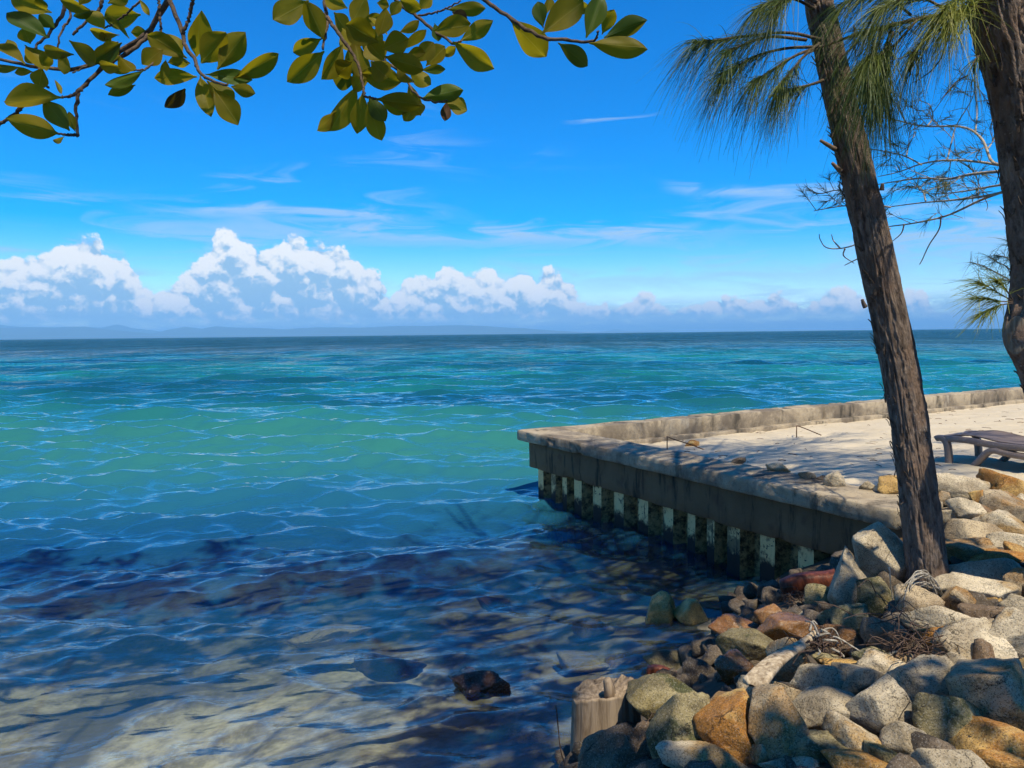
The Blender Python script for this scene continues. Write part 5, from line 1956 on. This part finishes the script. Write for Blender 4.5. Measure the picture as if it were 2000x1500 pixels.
# twigs as (photo points, depth from, depth to, radius from, radius to)
TW = [
    ([C1(1030, -120), C1(1000, 0), C1(940, 80), C1(870, 200), C1(720, 300), C1(580, 370), C1(430, 410), C1(290, 405), C1(140, 380), C1(-20, 345)], 2.1, 2.25, .0085, .004),
    ([C1(880, 210), C1(760, 310), C1(610, 400), C1(500, 510), C1(460, 560), C1(450, 690), C1(462, 800)], 2.1, 2.0, .0055, .004),
    ([C1(460, 800), C1(410, 798), C1(345, 790)], 2.0, 1.98, .004, .0025),
    ([C1(480, 530), C1(420, 568), C1(360, 575)], 2.02, 2.0, .004, .0025),
    ([C1(1000, -10), C1(1080, 190), C1(1092, 262), C1(1150, 350), C1(1168, 405), C1(1210, 455), C1(1290, 490), C1(1345, 502)], 2.05, 1.95, .006, .003),
    ([C1(1142, -60), C1(1130, 70), C1(1080, 205)], 2.0, 2.03, .005, .004),
    ([C1(400, -60), C1(380, 60), C1(340, 130), C1(270, 220), C1(200, 292)], 2.25, 2.2, .006, .003),
    ([C1(610, -60), C1(590, 50), C1(510, 130), C1(430, 205)], 2.2, 2.2, .005, .003),
    ([C1(940, -60), C1(945, 80), C1(955, 200)], 2.08, 2.1, .004, .003),
    ([C1(430, -40), C1(410, 110), C1(370, 175), C1(345, 240), C1(345, 400)], 2.3, 2.25, .004, .002),
    ([C1(955, 295), C1(920, 360), C1(850, 412), C1(775, 415)], 2.08, 2.02, .0035, .002),
    ([C1(130, 625), C1(80, 685), C1(-20, 745)], 2.05, 2.1, .005, .004),
    ([C1(240, 400), C1(222, 455), C1(285, 520)], 2.2, 2.15, .004, .003),
    ([C1(830, 10), C1(700, 120), C1(620, 165)], 2.15, 2.2, .003, .002),
    ([C1(690, 330), C1(560, 370), C1(430, 430)], 2.18, 2.15, .003, .002),
    ([C2(1060, -70), C2(1120, 0), C2(1240, 90), C2(1390, 178), C2(1500, 195), C2(1610, 206), C2(1650, 200)], 2.15, 2.05, .006, .0035),
    ([C2(1650, 200), C2(1664, 178), C2(1670, 150)], 2.05, 2.04, .003, .002),
    ([C2(620, -90), C2(690, 10), C2(780, 75), C2(870, 150), C2(960, 208), C2(1005, 200)], 2.2, 2.1, .006, .003),
    ([C2(790, 78), C2(880, 60), C2(930, 42), C2(1000, 5)], 2.16, 2.12, .003, .002),
    ([C2(325, -90), C2(335, 0), C2(348, 100), C2(345, 140), C2(325, 240)], 2.2, 2.1, .006, .003),
    ([C2(348, 85), C2(400, 160), C2(470, 260), C2(505, 340), C2(520, 420), C2(530, 470)], 2.1, 1.95, .005, .003),
    ([C2(600, 260), C2(640, 305), C2(720, 360), C2(750, 420), C2(800, 472), C2(870, 498), C2(935, 490)], 2.1, 1.98, .004, .002),
    ([C2(450, 120), C2(560, 200), C2(630, 290)], 2.12, 2.1, .004, .003),
    ([C2(530, 470), C2(580, 480), C2(600, 488)], 1.95, 1.95, .003, .002),
]
for pts_, d0, d1, r0, r1 in TW:
    P = px_path(pts_, d0, d1, 30)
    P = P + rc.normal(0, 0.0012, P.shape)
    rr_ = np.linspace(r0, r1, 30) * (1 + 0.22 * (rc.uniform(0, 1, 30) > 0.85))
    obj("twig", tubes_mesh("twig", [(P, rr_)], 8), mat_twig, broad)

L1 = [  # base x,y, tip x,y, width in the first close-up
    (1165, 340, 1185, 78, 106), (1190, 372, 1340, 206, 130), (1285, 412, 1448, 204, 118), (1385, 470, 1638, 328, 100), (1215, 440, 1482, 468, 78), (1370, 512, 1506, 556, 62),
    (1180, 440, 1243, 672, 88), (1225, 478, 1372, 612, 108), (1262, 520, 1406, 728, 112), (1168, 455, 926, 456, 80), (1098, 528, 988, 638, 78), (985, 348, 968, 462, 48),
    (1108, 345, 888, 208, 100), (1085, 320, 990, 204, 70), (1132, 372, 1005, 362, 60), (962, 292, 850, 382, 92), (856, 424, 638, 504, 70), (802, 502, 648, 564, 54), (722, 252, 552, 358, 86),
    (834, 86, 625, 98, 112), (768, 226, 616, 102, 62), (706, 208, 540, 176, 60), (622, 172, 530, 62, 88), (306, 74, 70, 4, 92), (286, 226, 58, 84, 116), (275, 66, 222, -10, 56), (325, 166, 236, 88, 66),
    (148, 374, -30, 270, 104), (112, 402, -40, 404, 44), (148, 258, 275, 404, 112), (436, 324, 264, 290, 64), (408, 238, 556, 368, 84), (384, 306, 376, 432, 54), (192, 424, 88, 432, 38), (250, 402, 230, 516, 84),
    (362, 574, 36, 606, 128), (352, 792, 48, 712, 112), (414, 776, 272, 602, 96), (444, 782, 410, 668, 44), (378, 812, 318, 842, 30), (366, 560, 330, 478, 24), (694, 326, 782, 414, 78), (575, 378, 706, 394, 62),
    (790, 412, 660, 424, 30), (530, 62, 356, 0, 64), (552, 68, 440, 98, 42), (826, -6, 884, 90, 30), (884, 204, 780, 190, 60), (700, 246, 610, 330, 90), (300, 300, 250, 380, 70), (180, 260, 140, 170, 80),
    (470, 30, 520, -60, 60), (90, 330, 40, 240, 60), (640, 20, 760, -30, 70), (330, 340, 300, 300, 50), (210, 380, 160, 300, 70), (660, 250, 600, 190, 60),
]
L2 = [
    (258, 4, 94, 98, 100), (332, 196, 248, 12, 86), (322, 188, 186, 248, 66), (334, 250, 164, 398, 92), (424, 216, 328, 382, 90), (480, 186, 515, 380, 100), (505, 352, 704, 404, 92), (492, 398, 372, 372, 108),
    (496, 418, 360, 634, 98), (392, 548, 305, 634, 60), (522, 452, 500, 645, 76), (546, 498, 606, 679, 80), (552, 474, 626, 592, 66), (586, 484, 800, 512, 78), (762, 488, 802, 558, 62), (804, 490, 728, 588, 52),
    (810, 480, 1002, 436, 74), (930, 496, 1028, 532, 76), (936, 490, 920, 588, 42), (742, 400, 800, 556, 56), (626, 276, 812, 334, 80), (742, 338, 848, 414, 70), (690, 326, 762, 402, 60), (806, 342, 920, 336, 38),
    (830, 322, 922, 234, 80), (786, 304, 862, 208, 70), (738, 262, 822, 262, 46), (960, 204, 1154, 328, 84), (994, 202, 1150, 110, 64), (866, 150, 1042, 124, 86), (872, 112, 892, 198, 46), (928, 46, 1112, 44, 56),
    (958, 60, 1026, 96, 50), (698, 160, 790, 98, 50), (658, 76, 702, 6, 46), (690, 244, 822, 146, 80), (618, 240, 738, 188, 88), (600, 208, 450, 116, 110), (598, 180, 640, 48, 78), (508, 124, 612, 74, 46),
    (468, 112, 536, -14, 80), (446, 40, 340, -8, 64), (590, 14, 648, 26, 42), (694, -6, 802, 42, 58), (798, 46, 852, -16, 52), (916, 276, 976, 232, 38), (1240, 94, 1404, 274, 128), (1394, 166, 1592, 14, 118),
    (1402, 136, 1374, 12, 62), (1424, 66, 1434, -10, 44), (1612, 184, 1684, -14, 84), (1688, 168, 1748, 52, 58), (1698, 184, 1900, 104, 76), (1626, 210, 1900, 232, 86), (1478, 208, 1614, 318, 74), (1556, 40, 1628, 34, 46),
    (540, 200, 620, 290, 110), (420, 130, 500, 240, 100), (560, 300, 640, 380, 90), (470, 300, 400, 360, 90), (520, 130, 600, 240, 100), (380, 60, 440, 150, 80), (560, 340, 480, 440, 90), (600, 480, 730, 548, 60), (640, 170, 560, 90, 60),
]
rl = np.random.default_rng(13)
DEADS = {(1098, 528), (958, 60), (936, 490)}
GREENS = {(1215, 440), (492, 398), (552, 474), (806, 342), (1698, 184), (1478, 208), (1402, 136), (856, 424), (722, 252), (768, 226), (286, 226), (325, 166), (872, 112), (552, 68), (1612, 184), (810, 480), (414, 776)}


def dep(px, py):
    return 2.06 + 0.10 * math.sin(px * 0.021 + 1.3) + 0.06 * math.sin(py * 0.05)


for conv, lst, sc1 in ((C1, L1, 3.0303), (C2, L2, 2.5)):
    for (bx, by, tx, ty, w) in lst:
        a_, b_ = conv(bx, by), conv(tx, ty)
        d = dep(*a_) + rl.normal(0, 0.03)
        p0 = at(a_[0], a_[1], d)
        b_ = (a_[0] + (b_[0] - a_[0]) * 1.05, a_[1] + (b_[1] - a_[1]) * 1.05)
        p1 = at(b_[0], b_[1], d + rl.normal(0, 0.022))
        kind = 'd' if (bx, by) in DEADS else 'g' if (bx, by) in GREENS else 'o'
        lf = leaf_obj(p0, p1, w / sc1 * d / F_PX * 1.22, kind, broad, rl)
        if kind == 'd':
            lf["label"] = "withered brown leaf"

# trunk and limbs stand behind the viewer; the crown spreads overhead and shades the shallows
meT, pathT, _ = trunk_mesh("trunk", [list(TB + Vector((0, 0, -0.2))), list(TB + Vector((0.1, 0.2, 1.3))), list(TB + Vector((0.35, 0.7, 2.6))), list(TB + Vector((0.8, 1.5, 4.0)))], [0.24, 0.20, 0.17, 0.13], 31, 48, 90, 0.012)
obj("trunk", meT, mat_bark, broad)
fork = np.array(TB) + np.array([0.8, 1.5, 4.0])
rb = np.random.default_rng(77)

clusters = []
tries = 0
while len(clusters) < 2300 and tries < 60000:
    tries += 1
    P = np.array([rb.uniform(-6.0, 4.2), rb.uniform(-3.0, 5.4), rb.uniform(4.4, 9.8)])
    e = ((P[0] + 1.2) / 5.6) ** 2 + ((P[1] - 1.4) / 4.6) ** 2 + ((P[2] - 6.8) / 3.4) ** 2
    if e > 1 or P[2] < 2.4 + 0.48 * max(P[1], 0) + 0.5 or (P[2] < 5.0 and e < 0.5):
        continue
    if fbm((P * 0.85)[None, :], 2, 61)[0] < 0.45 or blocked_gap(P):
        continue
    land_y = P[1] - SUNV[1] * P[2] / SUNV[2]
    if rb.uniform() < np.clip((land_y - 6.2) / 3.2, 0, 1):
        continue
    clusters.append(P)
# extra crown clumps out of view, placed so their shade dapples the rocks
got = 0
while got < 520:
    T_ = np.array([rb.uniform(0.3, 3.4), rb.uniform(2.9, 5.9), 0.4])
    P = T_ + SUNV * (rb.uniform(4.8, 7.6) - 0.4) / SUNV[2] + rb.normal(0, 0.1, 3)
    got += 1
    if blocked_gap(P) or fbm((P * 1.3)[None, :], 2, 62)[0] < 0.46 or P[2] < 2.4 + 0.48 * max(P[1], 0) + 0.5:
        continue
    clusters.append(P)
clusters = np.array(clusters)
Vs, Fs, o_ = [], [], 0
V0, F0 = leaf_mesh(3)
keep = [i * 7 + j for i in (0, 3, 6, 9, 12) for j in (0, 3, 6)]
V0 = V0[keep]
F0 = grid_faces(5, 3)
for P in clusters:
    for k in range(11):
        d_ = rb.normal(size=3) * np.array([1, 1, 0.55])
        d_ /= np.linalg.norm(d_)
        n_ = rb.normal(size=3) + np.array([0, 0, 1.5])
        x_ = np.cross(d_, n_)
        x_ /= np.linalg.norm(x_)
        z_ = np.cross(x_, d_)
        L = rb.uniform(0.10, 0.16)
        V = V0[:, :1] * x_ * L * 0.48 + V0[:, 1:2] * d_ * L + V0[:, 2:] * z_ * L
        Vs.append(V + P + rb.normal(0, 0.05, 3))
        Fs.append(F0 + o_)
        o_ += len(V0)
cr = obj("crown", np_mesh("crown", np.vstack(Vs), np.vstack(Fs)), mat_leaf_green, broad)
tag(cr, kind="stuff")
# limbs run from the fork to the clumps
centres = clusters[rb.choice(len(clusters), 12, replace=False)]
for c_ in centres:
    mid_ = (fork + c_) / 2 + np.array([0, 0, 0.35]) + rb.normal(0, 0.15, 3)
    if mid_[2] < 2.4 + 0.5 * max(mid_[1], 0):
        continue
    P = smooth_path([fork, mid_, c_], 18)
    obj("limb", tubes_mesh("limb", [(P, np.linspace(0.02, 0.006, 18))], 7), mat_twig, broad)
hang = np.array(at(330, -200, 2.15)), np.array(at(640, -200, 2.2)), np.array(at(940, -180, 2.2))
for h_ in hang:
    P = smooth_path([fork, (fork + h_) / 2 + np.array([0, 0, 0.5]), h_ + np.array([0, 0, 0.15]), h_ - np.array([0, 0, 0.06])], 24)
    obj("limb", tubes_mesh("limb", [(P, np.linspace(0.018, 0.008, 24))], 7), mat_twig, broad)
